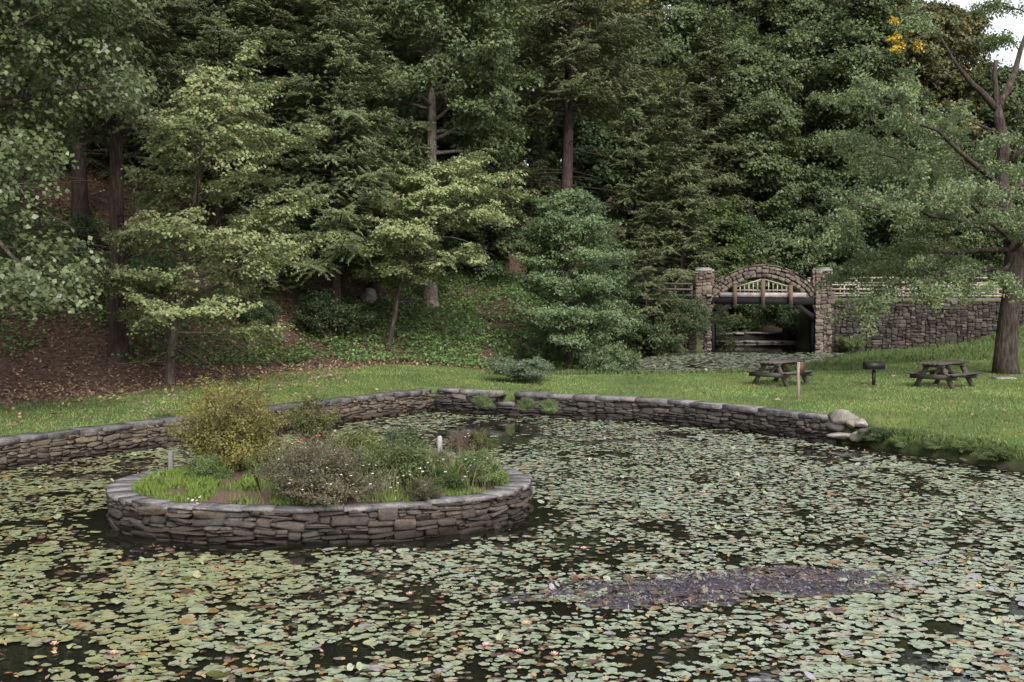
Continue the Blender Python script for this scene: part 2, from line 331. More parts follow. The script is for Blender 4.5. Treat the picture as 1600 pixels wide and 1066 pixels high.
# ---------------------------------------------------------------- terrain
def P2(px, py, z=0.0): return tuple(at_z(px, py, z)[:2])
CORNER = P2(680, 640); LEFT0 = P2(0, 735); R_MID = [P2(800, 648), P2(1000, 658), P2(1150, 672)]; R_END = P2(1290, 692)
dl = np.array(LEFT0) - np.array(CORNER); dl /= np.linalg.norm(dl)
LEFT_FAR = tuple(np.array(LEFT0) + dl * 9.0)
LEFT_PATH = [LEFT_FAR, LEFT0, CORNER]                 # waterline of the left wall, walking away from the camera
RIGHT_PATH = [CORNER] + R_MID + [R_END]
BANK = [R_END, P2(1340, 697), P2(1440, 712), P2(1530, 727), P2(1620, 742), (15.5, 24.0), (19.0, 16.0), (19.0, 8.0)]
POND = LEFT_PATH[:-1] + RIGHT_PATH + BANK[1:] + [(-22.0, 8.0)]
STREAM = [(1.0, 53.2), (6.5, 54.0), (10.4, 54.9), (13, 58.5), (16, 64.4), (18.6, 69.4), (16.6, 70), (16.6, 76), (19, 78), (19, 80.4), (8, 80.4), (8, 78), (10.8, 76), (10.8, 70), (8.2, 69.6), (6.4, 64), (4, 58), (1, 55.5)]
STREAM_Z = 0.3
TOE_X = [-300, -40, -25, -17, -13, -11, -9.2, -4, 1, 4, 8, 9.5, 20, 60, 300]
TOE_Y = [30, 30, 35, 39.5, 43, 47, 51, 54.3, 56, 58, 64, 84, 84, 90, 100]

def hill_t(x, y): return y - np.interp(x, TOE_X, TOE_Y)
def ground_z(x, y):
    x = np.asarray(x, float); y = np.asarray(y, float)
    sdp = poly_sd(x, y, POND); sds = poly_sd(x, y, STREAM)
    lawn = 0.70 + 0.004 * np.clip(sdp, 0, 40) + 0.05 * (fbm(x, y, 5, 3) - 0.5)
    # the grassy rise in front of the retaining wall
    rise = sstep(52, 69, y) * sstep(15, 22, x); lawn = lawn + rise * (0.35 + 0.06 * np.clip(x - 18, 0, 12))
    lawn = np.minimum(lawn, STREAM_Z - 0.12 + 0.10 * np.clip(sds, 0, 50) + 0.25 * np.clip(sds - 6, 0, 50))
    t = np.clip(hill_t(x, y), 0, 200)
    slope = np.interp(x, [-14, -8, 2, 20, 40], [0.44, 0.34, 0.27, 0.22, 0.16])
    hill = slope * (t - 2.0 * (1 - np.exp(-t / 2.0))); hill = np.where(hill > 9, 9 + (hill - 9) * 0.4, hill)
    hill = hill * (1 + 0.25 * (fbm(x, y, 7, 9) - 0.5)) * sstep(0, 5, sds)
    z = lawn + hill
    # road embankment on both sides of the bridge
    road = sstep(70.2, 70.7, y) * (1 - sstep(77, 84, y)) * np.maximum(sstep(16.9, 17.3, x), (1 - sstep(10.1, 10.5, x)) * sstep(-2, 5, x))
    z = z * (1 - road) + np.maximum(z, 3.12) * road
    z = np.where(sds < 0, STREAM_Z - np.minimum(0.6, 0.12 - sds * 0.4), z)
    # pond: behind a wall the bed drops inside the wall's thickness; on the open bank it slopes
    bank = sstep(8.6, 9.6, x) * (1 - sstep(33.6, 34.6, y))
    near = 1 - sstep(8.0, 9.5, y)
    rim_w = sstep(0.10, 0.34, sdp); rim_b = sstep(-0.35, 0.28, sdp) * (0.82 + 0.18 * sstep(0.3, 2.5, sdp))
    rim = rim_w * (1 - bank) + rim_b * bank
    z = -0.8 + (z + 0.8) * rim
    z = z + near * sstep(0.0, 6.0, sdp) * 2.1                     # the bank the photographer stands on
    return z

def gpix(px, py, d0, d1):
    """where the ground meets the pixel's ray between two distances"""
    d = np.linspace(d0, d1, 400); r = ray(px, py); x = r[0] / r[1] * d; zr = CAMZ + r[2] / r[1] * d; g = ground_z(x, d); k = np.argmax(zr < g); return (float(x[k]), float(d[k]), float(g[k]))
xs = np.unique(np.round(np.concatenate([np.linspace(-400, -60, 18), np.arange(-60, -24, 1.5), np.arange(-24, 24, 0.27), np.arange(24, 60, 1.2), np.linspace(60, 400, 18)]), 3))
ys = np.unique(np.round(np.concatenate([np.linspace(-120, 4, 20), np.arange(4, 26, 0.6), np.arange(26, 62, 0.28), np.arange(62, 90, 0.45), np.arange(90, 150, 2.0), np.linspace(150, 700, 18)]), 3))
X, Y = np.meshgrid(xs, ys); Z = ground_z(X, Y)
nx, ny = len(xs), len(ys); ii = (np.arange(ny - 1)[:, None] * nx + np.arange(nx - 1)[None])
Q = np.stack([ii, ii + 1, ii + nx + 1, ii + nx], -1).reshape(-1, 4)
gme = mesh_np('ground', np.stack([X, Y, Z], -1).reshape(-1, 3), [Q], M['ground'], True)
def litter_w(x, y):
    t = hill_t(x, y); n = fbm(x, y, 2.2, 5)
    edge = np.interp(x, [-20, -14, -10, -7, 3], [-3.2, -2.6, -1.6, -0.3, 0.3])
    wd = np.interp(x, [-14, -9, -6], [2.4, 1.8, 0.8]); w = sstep(edge - wd, edge + 0.9, t + (n - 0.5) * 3.5)
    return w * (1 - 0.85 * sstep(16.5, 18.5, x) * (y < 84))
lw = litter_w(X, Y); sdpG = poly_sd(X, Y, POND); sdsG = poly_sd(X, Y, STREAM)
mud = np.maximum(1 - sstep(0.0, 0.32, sdpG), 1 - sstep(-0.2, 0.5, sdsG)); mud = np.maximum(mud, 0.9 * (1 - sstep(0.35, 0.6, np.hypot(X - 9.25, Y - 33.75)))); mud = np.maximum(mud, sstep(72, 76, Y) * (np.abs(X - 13.5) < 8) * (Z < 2.4))
verge = sstep(70.0, 70.4, Y) * (1 - sstep(78, 80, Y)) * np.maximum(sstep(16.9, 17.5, X), (1 - sstep(10, 10.6, X)) * sstep(3, 6, X))
for wx_, wy_ in (gpix(1219, 601, 38, 55)[:2], gpix(1474, 605, 38, 55)[:2], gpix(1365, 602, 38, 55)[:2]): lw = np.maximum(lw, 0.65 * (1 - sstep(0.4, 1.3, np.hypot((X - wx_), (Y - wy_)) + 0.8 * (fbm(X, Y, 0.8, 12) - 0.5))))
cl = gme.color_attributes.new('cover', 'FLOAT_COLOR', 'POINT')
cl.data.foreach_set('color', np.stack([lw * (1 - verge), mud, verge, np.ones_like(lw)], -1).astype(np.float32).ravel())
tag(obj('ground', gme), kind='structure')

def sheet(name, poly, z, mat):
    P = np.array([(x, y, z) for x, y in poly]); me = bpy.data.meshes.new(name)
    me.from_pydata([tuple(p) for p in P], [], [tuple(range(len(P)))]); me.materials.append(mat)
    return tag(obj(name, me), kind='structure')
def grow(poly, d):
    P = np.array(poly); c = P.mean(0); v = P - c; return [tuple(p) for p in c + v * (1 + d / np.linalg.norm(v, axis=1)[:, None])]
sheet('pond_water', grow(POND, 0.45), 0.0, M['water'])
sheet('stream_water', grow(STREAM, 0.8), STREAM_Z, M['water'])
rd = MB(); rd.box((50.0 + 16.9, 74.0, 3.13), (100, 3.4, 0.06)); tag(obj('road', rd.mesh('road', M['road'])), kind='structure')

# ---------------------------------------------------------------- stone walls
rngS = np.random.default_rng(11)
def stone_variant(seed, k=10, sq=3.2):
    r = np.random.default_rng(seed); pts = []
    for cx, cz in ((0.5, 0.5), (-0.5, 0.5), (-0.5, -0.5), (0.5, -0.5)):          # corners, some knocked off
        jx, jz = r.uniform(0.0, 0.10), r.uniform(0.0, 0.14)
        if r.uniform() < 0.55:
            cut, cut2 = r.uniform(0.06, 0.24), r.uniform(0.10, 0.36); p1 = (cx * (1 - 2 * jx), cz * (1 - 2 * cut2)); p2 = (cx * (1 - 2 * cut), cz * (1 - 2 * jz)); pts += [p1, p2] if cx * cz > 0 else [p2, p1]
        else: pts.append((cx * (1 - jx), cz * (1 - jz)))
    P_ = np.array(pts); k = len(P_); x, z = P_[:, 0], P_[:, 1]
    tilt = r.uniform(-0.22, 0.22, 2)
    rings = []
    for (f, d) in ((0.96, 0.5), (1.0, -0.36), (0.965, -0.46), (0.6, -0.5)):
        jj = r.uniform(0.95, 1.05, k); rings.append(np.stack([x * f * jj, np.full(k, d) + (tilt[0] * x + tilt[1] * z) * (d < 0) + r.uniform(-0.035, 0.035, k) * (d < 0), z * f * jj], -1))
    V = np.concatenate(rings + [np.array([[r.uniform(-.1, .1), -0.5 + r.uniform(-.05, .05), r.uniform(-.1, .1)]])])
    j = np.arange(k); j2 = (j + 1) % k; q = np.concatenate([np.stack([i * k + j, i * k + j2, (i + 1) * k + j2, (i + 1) * k + j], -1) for i in range(3)])
    t = np.stack([3 * k + j, 3 * k + j2, np.full(k, 4 * k)], -1)
    return V, [q[:, ::-1], t[:, ::-1]]
SV = [stone_variant(100 + i, [7, 8, 9, 6][i % 4], [3.2, 5.0, 7.0][i % 3]) for i in range(18)]
stone_cache = {}
def stone_mesh(i, mk):
    if (i, mk) not in stone_cache: stone_cache[(i, mk)] = mesh_np('stone', SV[i][0], SV[i][1], M[mk])
    return stone_cache[(i, mk)]

def pack(L, H, w0, w1, h0, h1, rng):
    cell = 0.02; n = max(4, int(L / cell)); sk = np.zeros(n); out = []
    for _ in range(6000):
        m = sk.min()
        if m >= H - 0.02: break
        i = int(np.argmin(sk)); j = i
        while j < n and abs(sk[j] - m) < 1e-6: j += 1
        seg = (j - i) * cell; w = rng.uniform(w0, w1) * rng.uniform(0.7, 1.3)
        if seg - w < w0 * 0.8: w = seg
        if w > w1 * 1.5: w = seg / 2
        h = (h0 + (h1 - h0) * rng.uniform(0, 1) ** 1.4) * (0.7 + 0.5 * min(1.5, w / w1)) * (1.5 if rng.uniform() < 0.07 else 1)
        for nb in ([sk[i - 1]] if i > 0 else []) + ([sk[j]] if j < n else []):
            if abs(m + h - nb) < 0.035 and nb > m + 0.03: h = nb - m
        if H - (m + h) < h0 * 0.7: h = H - m
        k = max(1, int(round(w / cell)))
        out.append((i * cell, k * cell, m, h)); sk[i:i + k] = m + h
    return out

class Path:
    def __init__(s, pts): s.p = np.array(pts, float); d = np.diff(s.p, axis=0); s.l = np.concatenate(([0], np.cumsum(np.linalg.norm(d, axis=1)))); s.L = s.l[-1]
    def at(s, u):
        u = min(max(u, 0), s.L - 1e-6); i = int(np.searchsorted(s.l, u, side='right') - 1); i = min(i, len(s.p) - 2)
        t = (u - s.l[i]) / (s.l[i + 1] - s.l[i]); d = s.p[i + 1] - s.p[i]; d = d / np.linalg.norm(d)
        return s.p[i] + (s.p[i + 1] - s.p[i]) * t, d

def lay_stones(parent, path, u0, u1, z0, z1, mk, dims, rng, side=1, depth=0.34, zfun=None, most=300, jit=0.045, proud=0.0, ptop=None):
    """side=+1: the visible face looks to the right of the walking direction"""
    st = pack(u1 - u0, z1 - z0, *dims, rng); items = []
    for (a, w, zb, h) in st:
        p, d = path.at(u0 + a + w / 2); nrm = np.array((d[1], -d[0])) * side
        if zfun is not None and z0 + zb + h < zfun(p[0] + nrm[0] * 0.4, p[1] + nrm[1] * 0.4) - 0.05: continue
        if ptop is not None and z0 + zb + h / 2 > ptop(u0 + a + w / 2): continue
        dep = depth * rng.uniform(0.85, 1.1)
        c = np.array((*(p + nrm * (jit * rng.uniform(-1, 1) + proud - dep / 2)), z0 + zb + h / 2))
        xa = np.array((-nrm[1], nrm[0], 0.0)); ya = np.array((-nrm[0], -nrm[1], 0.0)); za = np.array((0, 0, 1.0))
        a2 = rng.normal(0, 0.07); xa, za = xa * math.cos(a2) + za * math.sin(a2), za * math.cos(a2) - xa * math.sin(a2)
        R = np.stack([xa * w * 1.06, ya * dep, za * h * 1.10], 1); items.append((w * h, R, c, int(rng.integers(18))))
    place_stones(parent, items, mk, most)
def place_stones(parent, items, mk, most=300, name='stone'):
    items.sort(key=lambda t: -t[0])
    for (_, R, c, v) in items[:most]:
        o = obj(name, stone_mesh(v, mk), parent)
        o.matrix_local = Matrix([[*R[0], c[0]], [*R[1], c[1]], [*R[2], c[2]], [0, 0, 0, 1]])
    if len(items) > most:
        mb = MB()
        for (_, R, c, v) in items[most:]: mb.add(SV[v][0] @ R.T + c, SV[v][1])
        tag(obj('small_stones', mb.mesh('small_stones', M[mk]), parent), kind='stuff')

def lay_coping(parent, path, u0, u1, ztop, thick, inner, outer, mk, lens, rng, side=1, closed=False):
    u = u0
    while u < u1 - 0.02:
        w = rng.uniform(*lens)
        if u1 - (u + w) < lens[0] * 0.7: w = u1 - u
        n = max(1, int(w / 0.3)); V = []; dz = rng.uniform(-0.018, 0.014); th = thick * rng.uniform(0.7, 1.25); of = rng.uniform(-0.05, 0.045); rr = rng.uniform(-0.05, 0.05)
        for i in range(n + 1):
            uu = u + 0.006 + (w - 0.012) * i / n; p, d = path.at(uu if not closed else uu % path.L); nr = np.array((d[1], -d[0])) * side
            e = rng.uniform(0, 0.03) if i in (0, n) else 0.0
            prof = [(outer + of - e, -th), (outer + of - e, -0.016), (outer + of - 0.014 - e, 0.0), ((outer - inner) / 2 + of, 0.004), (-inner + rr + e, 0.0), (-inner + rr + e, -th)]
            for (o_, z_) in prof: q = p + nr * (o_ + rng.uniform(-0.025, 0.025)); V.append((q[0], q[1], ztop + dz + z_ + rng.uniform(-0.010, 0.010)))
        k = 6; j = np.arange(k); q = np.concatenate([np.stack([i * k + j, i * k + (j + 1) % k, (i + 1) * k + (j + 1) % k, (i + 1) * k + j], -1) for i in range(n)])
        obj('coping_stone', mesh_np('coping_stone', V, [q, np.array([[5, 4, 3, 2, 1, 0]]), np.arange(k)[None] + n * k], M[mk]), parent)
        u += w

def wall_core(path, u0, u1, z0, z1, o0, o1, side=1, step=0.4, closed=False):
    mb = MB(); n = max(1, int((u1 - u0) / step)); V = []
    for i in range(n + 1):
        p, d = path.at(u0 + (u1 - u0) * i / n); nr = np.array((d[1], -d[0])) * side
        for (o_, z_) in ((o0, z0), (o0, z1), (o1, z1), (o1, z0)): q = p + nr * o_; V.append((q[0], q[1], z_))
    j = np.arange(4); q = np.concatenate([np.stack([i * 4 + j, i * 4 + (j + 1) % 4, (i + 1) * 4 + (j + 1) % 4, (i + 1) * 4 + j], -1) for i in range(n)])
    mb.add(V, [q, np.array([[3, 2, 1, 0]]), np.arange(4)[None] + n * 4]); return mb

# pond wall, left run
WT = 0.72
w = thing('pond_wall', 'long tan fieldstone pond wall on the left, running from frame edge to the back corner', 'wall')
lp = Path(LEFT_PATH)
obj('core', wall_core(lp, 0, lp.L - 0.45, -0.8, WT - 0.12, -0.08, -0.42).mesh('core', M['core']), w)
lay_stones(w, lp, 4.6, lp.L, -0.14, WT - 0.10, 'wall_left', (0.16, 0.60, 0.04, 0.15), rngS)
lay_coping(w, lp, 3.0, lp.L - 0.2, WT, 0.14, 0.46, 0.03, 'coping_dark', (0.4, 1.1), rngS)
# pond wall, back and right run, with a spillway notch
w = thing('pond_wall', 'dark fieldstone pond wall from the back corner past the notch to the boulders', 'wall')
rp = Path(RIGHT_PATH)
def u_of_px(px):
    us = np.linspace(0, rp.L, 600); pp = np.array([rp.at(u)[0] for u in us]); sx = 800 + F * pp[:, 0] / pp[:, 1]; return float(np.interp(px, sx, us))
g0, g1 = u_of_px(778), u_of_px(803); NZ = 0.40
for a, b_ in ((0.0, g0), (g1, rp.L)):
    obj('core', wall_core(rp, a, b_, -0.8, WT - 0.12, -0.08, -0.42).mesh('core', M['core']), w)
obj('core', wall_core(rp, g0, g1, -0.8, NZ - 0.1, -0.08, -0.42).mesh('core', M['core']), w)
def notch_top(u): return NZ - 0.06 if g0 < u < g1 else 9
lay_stones(w, rp, 0, rp.L, -0.14, WT - 0.11, 'wall_right', (0.18, 0.66, 0.045, 0.16), rngS, ptop=notch_top)
lay_coping(w, rp, 0.1, g0, WT, 0.15, 0.46, 0.03, 'coping', (0.6, 1.3), rngS)
lay_coping(w, rp, g1, rp.L, WT, 0.15, 0.48, 0.04, 'coping', (0.7, 1.6), rngS)
lay_coping(w, rp, g0, g1, NZ, 0.10, 0.5, 0.05, 'coping', (0.9, 1.0), rngS)

# the round planted island
IC = np.array((-3.58, 24.25)); IA, IB, IROT = 3.93, 3.02, 0.13; ITOP = 0.60
def isl(ang, s=1.0, off=0.0):
    c, sn = math.cos(ang), math.sin(ang); n = 2.25; r = (abs(c) ** n + abs(sn) ** n) ** (-1 / n)
    x, y = (IA * s + off) * c * r, (IB * s + off) * sn * r; cr, sr = math.cos(IROT), math.sin(IROT)
    return (IC[0] + x * cr - y * sr, IC[1] + x * sr + y * cr)
ISL = [isl(-a) for a in np.linspace(-math.pi * 0.5, math.pi * 1.5, 121)]     # clockwise, starting at the back
ip = Path(ISL)
w = thing('island_wall', 'low curved grey fieldstone wall ringing the planted island', 'wall')
# outward is to the left of a clockwise walk
obj('core', wall_core(ip, 0, ip.L, -0.8, ITOP - 0.10, -0.08, -0.40, side=-1, step=0.3).mesh('core', M['core']), w)
lay_stones(w, ip, 0, ip.L, -0.14, ITOP - 0.045, 'stone', (0.16, 0.60, 0.035, 0.14), rngS, side=-1, depth=0.3, most=300)
lay_coping(w, ip, 0, ip.L, ITOP, 0.065, 0.46, 0.03, 'coping', (0.25, 0.75), rngS, side=-1, closed=True)
# soil inside
rr = np.linspace(0, 1, 14); aa = np.linspace(0, 2 * math.pi, 60, endpoint=False); V = []
def isl_z(f, x, y): return ITOP - 0.07 + 0.22 * (1 - f ** 2) + 0.08 * (fbm(x, y, 0.8, 2) - 0.5)
for f in rr:
    for a in aa: x, y = isl(a, 1.0, -0.30); x = IC[0] + (x - IC[0]) * f; y = IC[1] + (y - IC[1]) * f; V.append((x, y, float(isl_z(f, x, y))))
k = 60; j = np.arange(k); q = np.concatenate([np.stack([i * k + j, i * k + (j + 1) % k, (i + 1) * k + (j + 1) % k, (i + 1) * k + j], -1) for i in range(13)])
tag(obj('island_soil', mesh_np('island_soil', V, [q], M['mulch'], True)), kind='structure')

# ---------------------------------------------------------------- plants
def unit(v): return v / (np.linalg.norm(v, axis=-1, keepdims=True) + 1e-9)
def leaf_quads(C, N, L, W, rng, D=None, fold=0.12):
    n = len(C); N = unit(N)
    if D is None: D = rng.normal(0, 1, (n, 3))
    T = unit(D - N * (D * N).sum(1)[:, None]); B = np.cross(N, T)
    L = np.broadcast_to(L, (n,))[:, None]; W = np.broadcast_to(W, (n,))[:, None]
    V = np.stack([C - T * L * 0.5, C + B * W * 0.5 + N * W * fold + T * L * 0.06, C + T * L * 0.5, C - B * W * 0.5 + N * W * fold + T * L * 0.06], 1).reshape(-1, 3)
    return V, np.arange(4 * n).reshape(n, 4)

def leaf_tris(C, N, L, W, rng, D=None):
    n = len(C); N = unit(N)
    if D is None: D = rng.normal(0, 1, (n, 3))
    T = unit(D - N * (D * N).sum(1)[:, None]); B = np.cross(N, T); L = np.broadcast_to(L, (n,))[:, None]; W = np.broadcast_to(W, (n,))[:, None]
    return np.stack([C - T * L * 0.5 - B * W * 0.5, C - T * L * 0.5 + B * W * 0.5, C + T * L * 0.5], 1).reshape(-1, 3), np.arange(3 * n).reshape(n, 3)

class Plant:
    def __init__(s, seed): s.rng = np.random.default_rng(seed); s.wood = MB(); s.C = []; s.CR = []; s.S = []; s.SD = []; s.SN = []
    def curve(s, p0, d, L, n=6, bend=0.0, wob=0.06):
        """polyline from p0 along d; bend>0 curls up, <0 droops"""
        pts = [np.array(p0, float)]; d = np.array(d, float) / np.linalg.norm(d)
        for i in range(n):
            d = d + np.array((0, 0, bend / n)) + s.rng.normal(0, wob, 3); d /= np.linalg.norm(d); pts.append(pts[-1] + d * L / n)
        return np.array(pts)
    def subs(s, pts, r0, ns, frac, lo=0.25, clump=0.5, spread=(0.6, 1.2), bend=0.05, every=0.45, lift=0.1, twig=True, k=3):
        """side branches along a limb; leaf clumps along the side branches and at the tip"""
        rng = s.rng; n = len(pts) - 1; L = np.linalg.norm(np.diff(pts, axis=0), axis=1).sum()
        for i in range(ns):
            u = lo + (1 - lo) * (i + rng.uniform(0, 1)) / ns; f = u * n; a = min(int(f), n - 1); p = pts[a] + (pts[a + 1] - pts[a]) * (f - a)
            d = unit(pts[a + 1] - pts[a]); side = np.cross(d, (0, 0, 1.0)); side = unit(side) * (1 if (i % 2) else -1)
            an = rng.uniform(*spread); dd = d * math.cos(an) + side * math.sin(an) + np.array((0, 0, lift + rng.normal(0, 0.16)))
            l = L * frac * (1.2 - 0.75 * u) * rng.uniform(0.7, 1.25); q = s.curve(p, dd, l, 4, bend, 0.08)
            if twig: s.wood.tube(q, np.linspace(max(0.012, r0 * 0.32 * (1 - 0.6 * u)), 0.006, 5), k, False)
            m = max(1, int(l * 0.75 / every))
            for t in np.linspace(1.0, 0.35, m + 1):
                fq = t * 4; b = min(int(fq), 3); s.C.append(q[b] + (q[b + 1] - q[b]) * (fq - b)); s.CR.append(clump * rng.uniform(0.7, 1.25))
        s.C.append(pts[-1]); s.CR.append(clump)
    def leaves(s, per, size, flat=0.5, up=0.7, out=0.45, jit=0.5, aspect=0.62, keep=None, tri=False):
        rng = s.rng; C = np.array(s.C); R = np.array(s.CR)
        if keep is not None: k = keep(C); C, R = C[k], R[k]
        m = np.maximum(4, (per * (R / R.mean()) ** 2).astype(int)); idx = np.repeat(np.arange(len(C)), m); n = len(idx)
        o = rng.normal(0, 1, (n, 3)); o = unit(o) * (rng.uniform(0, 1, n) ** 0.5)[:, None]
        # every clump is a tilted flattened spray with a ragged edge
        tilt = rng.normal(0, 0.35, (len(C), 2)); off = o * R[idx][:, None] * np.array((1, 1, flat)); off[:, 2] += (off[:, :2] * tilt[idx]).sum(1) - 0.25 * (off[:, 0] ** 2 + off[:, 1] ** 2) / R[idx]
        N = np.array((0, 0, up)) + out * o + rng.normal(0, jit, (n, 3)); ax = C[idx][:, :2] - C[:, :2].mean(0); N[:, :2] += 0.55 * ax / (np.linalg.norm(ax, axis=1)[:, None] + 0.5)
        sz = size * rng.uniform(0.65, 1.35, n)
        return (leaf_tris if tri else leaf_quads)(C[idx] + off, N, sz, sz * aspect, rng)

def envelope(kind, t):
    if kind == 'round': return max(0.12, math.sin(math.pi * (0.10 + 0.86 * t)) ** 0.75)
    if kind == 'dome': return max(0.15, (1 - t ** 2.4) ** 0.6 * (0.75 + 0.25 * t))
    if kind == 'cone': return max(0.06, (1 - t) ** 0.85)
    if kind == 'column': return max(0.2, (1 - t ** 4) * (0.75 + 0.25 * math.sin(9 * t)))
    return 1.0
def trunk_line(rng, H, lean, n=12, wob=0.10):
    t = np.linspace(0, 1, n + 1); w = np.cumsum(rng.normal(0, wob, (n + 1, 2)), 0) * np.minimum(1, t * 2)[:, None] * 0.8
    return np.stack([lean[0] * t ** 1.3 + w[:, 0], lean[1] * t ** 1.3 + w[:, 1], H * t], -1)
def trunk_tube(mb, line, r, k=9, flare=1.45, taper=0.85):
    t = np.linspace(0, 1, len(line)); rad = r * (1 - taper * t ** 0.9) + 0.01
    seg = np.array([line[0] + (line[1] - line[0]) * f for f in (-0.25, 0.0, 0.15, 0.4)])
    mb.tube(np.concatenate([seg, line[1:]]), np.concatenate([[r * (flare + .25), r * flare, r * 1.15, r * 1.02], rad[1:]]), k)
def broadleaf(seed, H, R, r, base=0.25, shape='round', nb=30, ns=7, frac=0.42, clump=0.55, per=45, size=0.12, flat=0.5, el=(0.1, 1.0), bend=0.2, lean=(0, 0), bias=(0, 0), every=0.5, up=0.7, aspect=0.78, spread=(0.6, 1.2), wob=0.1, bare=0, tri=False, keep=None, limb_ok=None):
    P = Plant(seed); rng = P.rng; line = trunk_line(rng, H * 0.95, lean, wob=wob); trunk_tube(P.wood, line, r)
    for i in range(nb):
        t = base + (1 - base) * ((i + rng.uniform(0, 1)) / nb); f = t * 12; a = min(int(f), 11); p = line[a] + (line[a + 1] - line[a]) * (f - a)
        az = i * 2.399 + rng.uniform(-0.5, 0.5); tt = (t - base) / (1 - base); L = R * envelope(shape, tt) * rng.uniform(0.72, 1.12)
        L *= max(0.25, 1 + bias[0] * math.cos(az) + bias[1] * math.sin(az)); e = el[0] + (el[1] - el[0]) * tt ** 1.3 + rng.normal(0, 0.12)
        q = P.curve(p, (math.cos(az) * math.cos(e), math.sin(az) * math.cos(e), math.sin(e)), L, 6, bend, 0.07)
        if limb_ok is not None and not limb_ok(q[-2:])[-1]: continue
        r0 = min(0.4 * r * (1.05 - t), 0.05 * L ** 0.8 * 1.2) + 0.012; P.wood.tube(q, np.linspace(r0, 0.012, 7), 5, False)
        P.subs(q, r0, ns, frac, clump=clump, every=every, spread=spread)
    for i in range(bare):       # dead lower limbs
        t = base * rng.uniform(0.45, 1.0); f = t * 12; a = min(int(f), 11); p = line[a] + (line[a + 1] - line[a]) * (f - a); az = rng.uniform(0, 6.28)
        q = P.curve(p, (math.cos(az), math.sin(az), rng.uniform(-0.15, 0.3)), R * rng.uniform(0.3, 0.7), 6, -0.2, 0.1); P.wood.tube(q, np.linspace(0.035, 0.008, 7), 4, False)
    return P, P.leaves(per, size, flat, up, aspect=aspect, tri=tri, keep=keep)

def hemlock(seed, H, R, r, base=0.08, step=0.34, droop=-0.3, size=0.17, lean=(0, 0), dens=1.0, shape='cone', bare=6, tip=0.35):
    P = Plant(seed); rng = P.rng; line = trunk_line(rng, H, lean, wob=0.04); trunk_tube(P.wood, line, r, 8, 1.25, 0.95)
    C, D, N = [], [], []
    z = base * H; i = 0
    while z < H * 0.985:
        t = z / H; f = t * 12; a = min(int(f), 11); p = line[a] + (line[a + 1] - line[a]) * (f - a); tt = (t - base) / (1 - base)
        for j in range(3 if t < 0.8 else 4):
            az = i * 2.399 + j * 2.09 + rng.uniform(-0.4, 0.4); L = R * envelope(shape, tt) * rng.uniform(0.55, 1.12) + 0.25; e = 0.22 + 0.55 * tt + rng.normal(0, 0.1)
            q = P.curve(p, (math.cos(az) * math.cos(e), math.sin(az) * math.cos(e), math.sin(e)), L, 6, droop * rng.uniform(0.7, 1.4), 0.05)
            P.wood.tube(q, np.linspace(0.012 + 0.012 * L, 0.004, 7), 4, False)
            nbr = max(3, int(L / 0.13 * dens)); us = np.sort(rng.uniform(0.18, 1.0, nbr)); fa = us * 6; ai = np.minimum(fa.astype(int), 5); b = q[ai] + (q[ai + 1] - q[ai]) * (fa - ai)[:, None]
            d = unit(q[ai + 1] - q[ai]); side = unit(np.cross(d, np.array((0, 0, 1.0)))) * np.where(np.arange(nbr) % 2, 1, -1)[:, None]
            dd = unit(d * 0.75 + side * rng.uniform(0.5, 1.0, nbr)[:, None] + np.array((0, 0, 1.0)) * rng.normal(-0.02, 0.28, nbr)[:, None]); ll = L * tip * (1.25 - 0.85 * us) * rng.uniform(0.6, 1.2, nbr) + 0.12
            m = np.maximum(2, (ll / (size * 0.27)).astype(int)); idx = np.repeat(np.arange(nbr), m); k = np.concatenate([np.linspace(0.1, 1, x) for x in m])
            sgn = np.where(np.arange(len(idx)) % 2, 1, -1)[:, None]; up = np.array((0, 0, 1.0)); sd2 = unit(np.cross(dd[idx], up))
            c = b[idx] + dd[idx] * (k * ll[idx])[:, None] + up * (-0.12 * k ** 2 * ll[idx])[:, None]; di = unit(dd[idx] + sgn * sd2 * 0.75 + up * rng.normal(-0.12, 0.25, len(k))[:, None])
            C.append(c + di * size * 0.4); D.append(di); N.append(up + rng.normal(0, 0.45, c.shape) + 0.6 * d[idx])
        z += step * rng.uniform(0.7, 1.3) * (0.6 + 0.5 * (1 - tt)); i += 1
    for _ in range(bare):
        t = base * rng.uniform(0.3, 1.0) + 0.01; f = t * 12; a = min(int(f), 11); p = line[a] + (line[a + 1] - line[a]) * (f - a); az = rng.uniform(0, 6.28)
        q = P.curve(p, (math.cos(az), math.sin(az), rng.uniform(-0.2, 0.2)), R * rng.uniform(0.3, 0.9), 6, -0.15, 0.08); P.wood.tube(q, np.linspace(0.03, 0.006, 7), 4, False)
    C, D, N = map(np.concatenate, (C, D, N)); n = len(C); sz = size * rng.uniform(0.7, 1.3, n)
    return P, leaf_tris(C, N, sz * 1.15, sz * 0.36, rng, D)

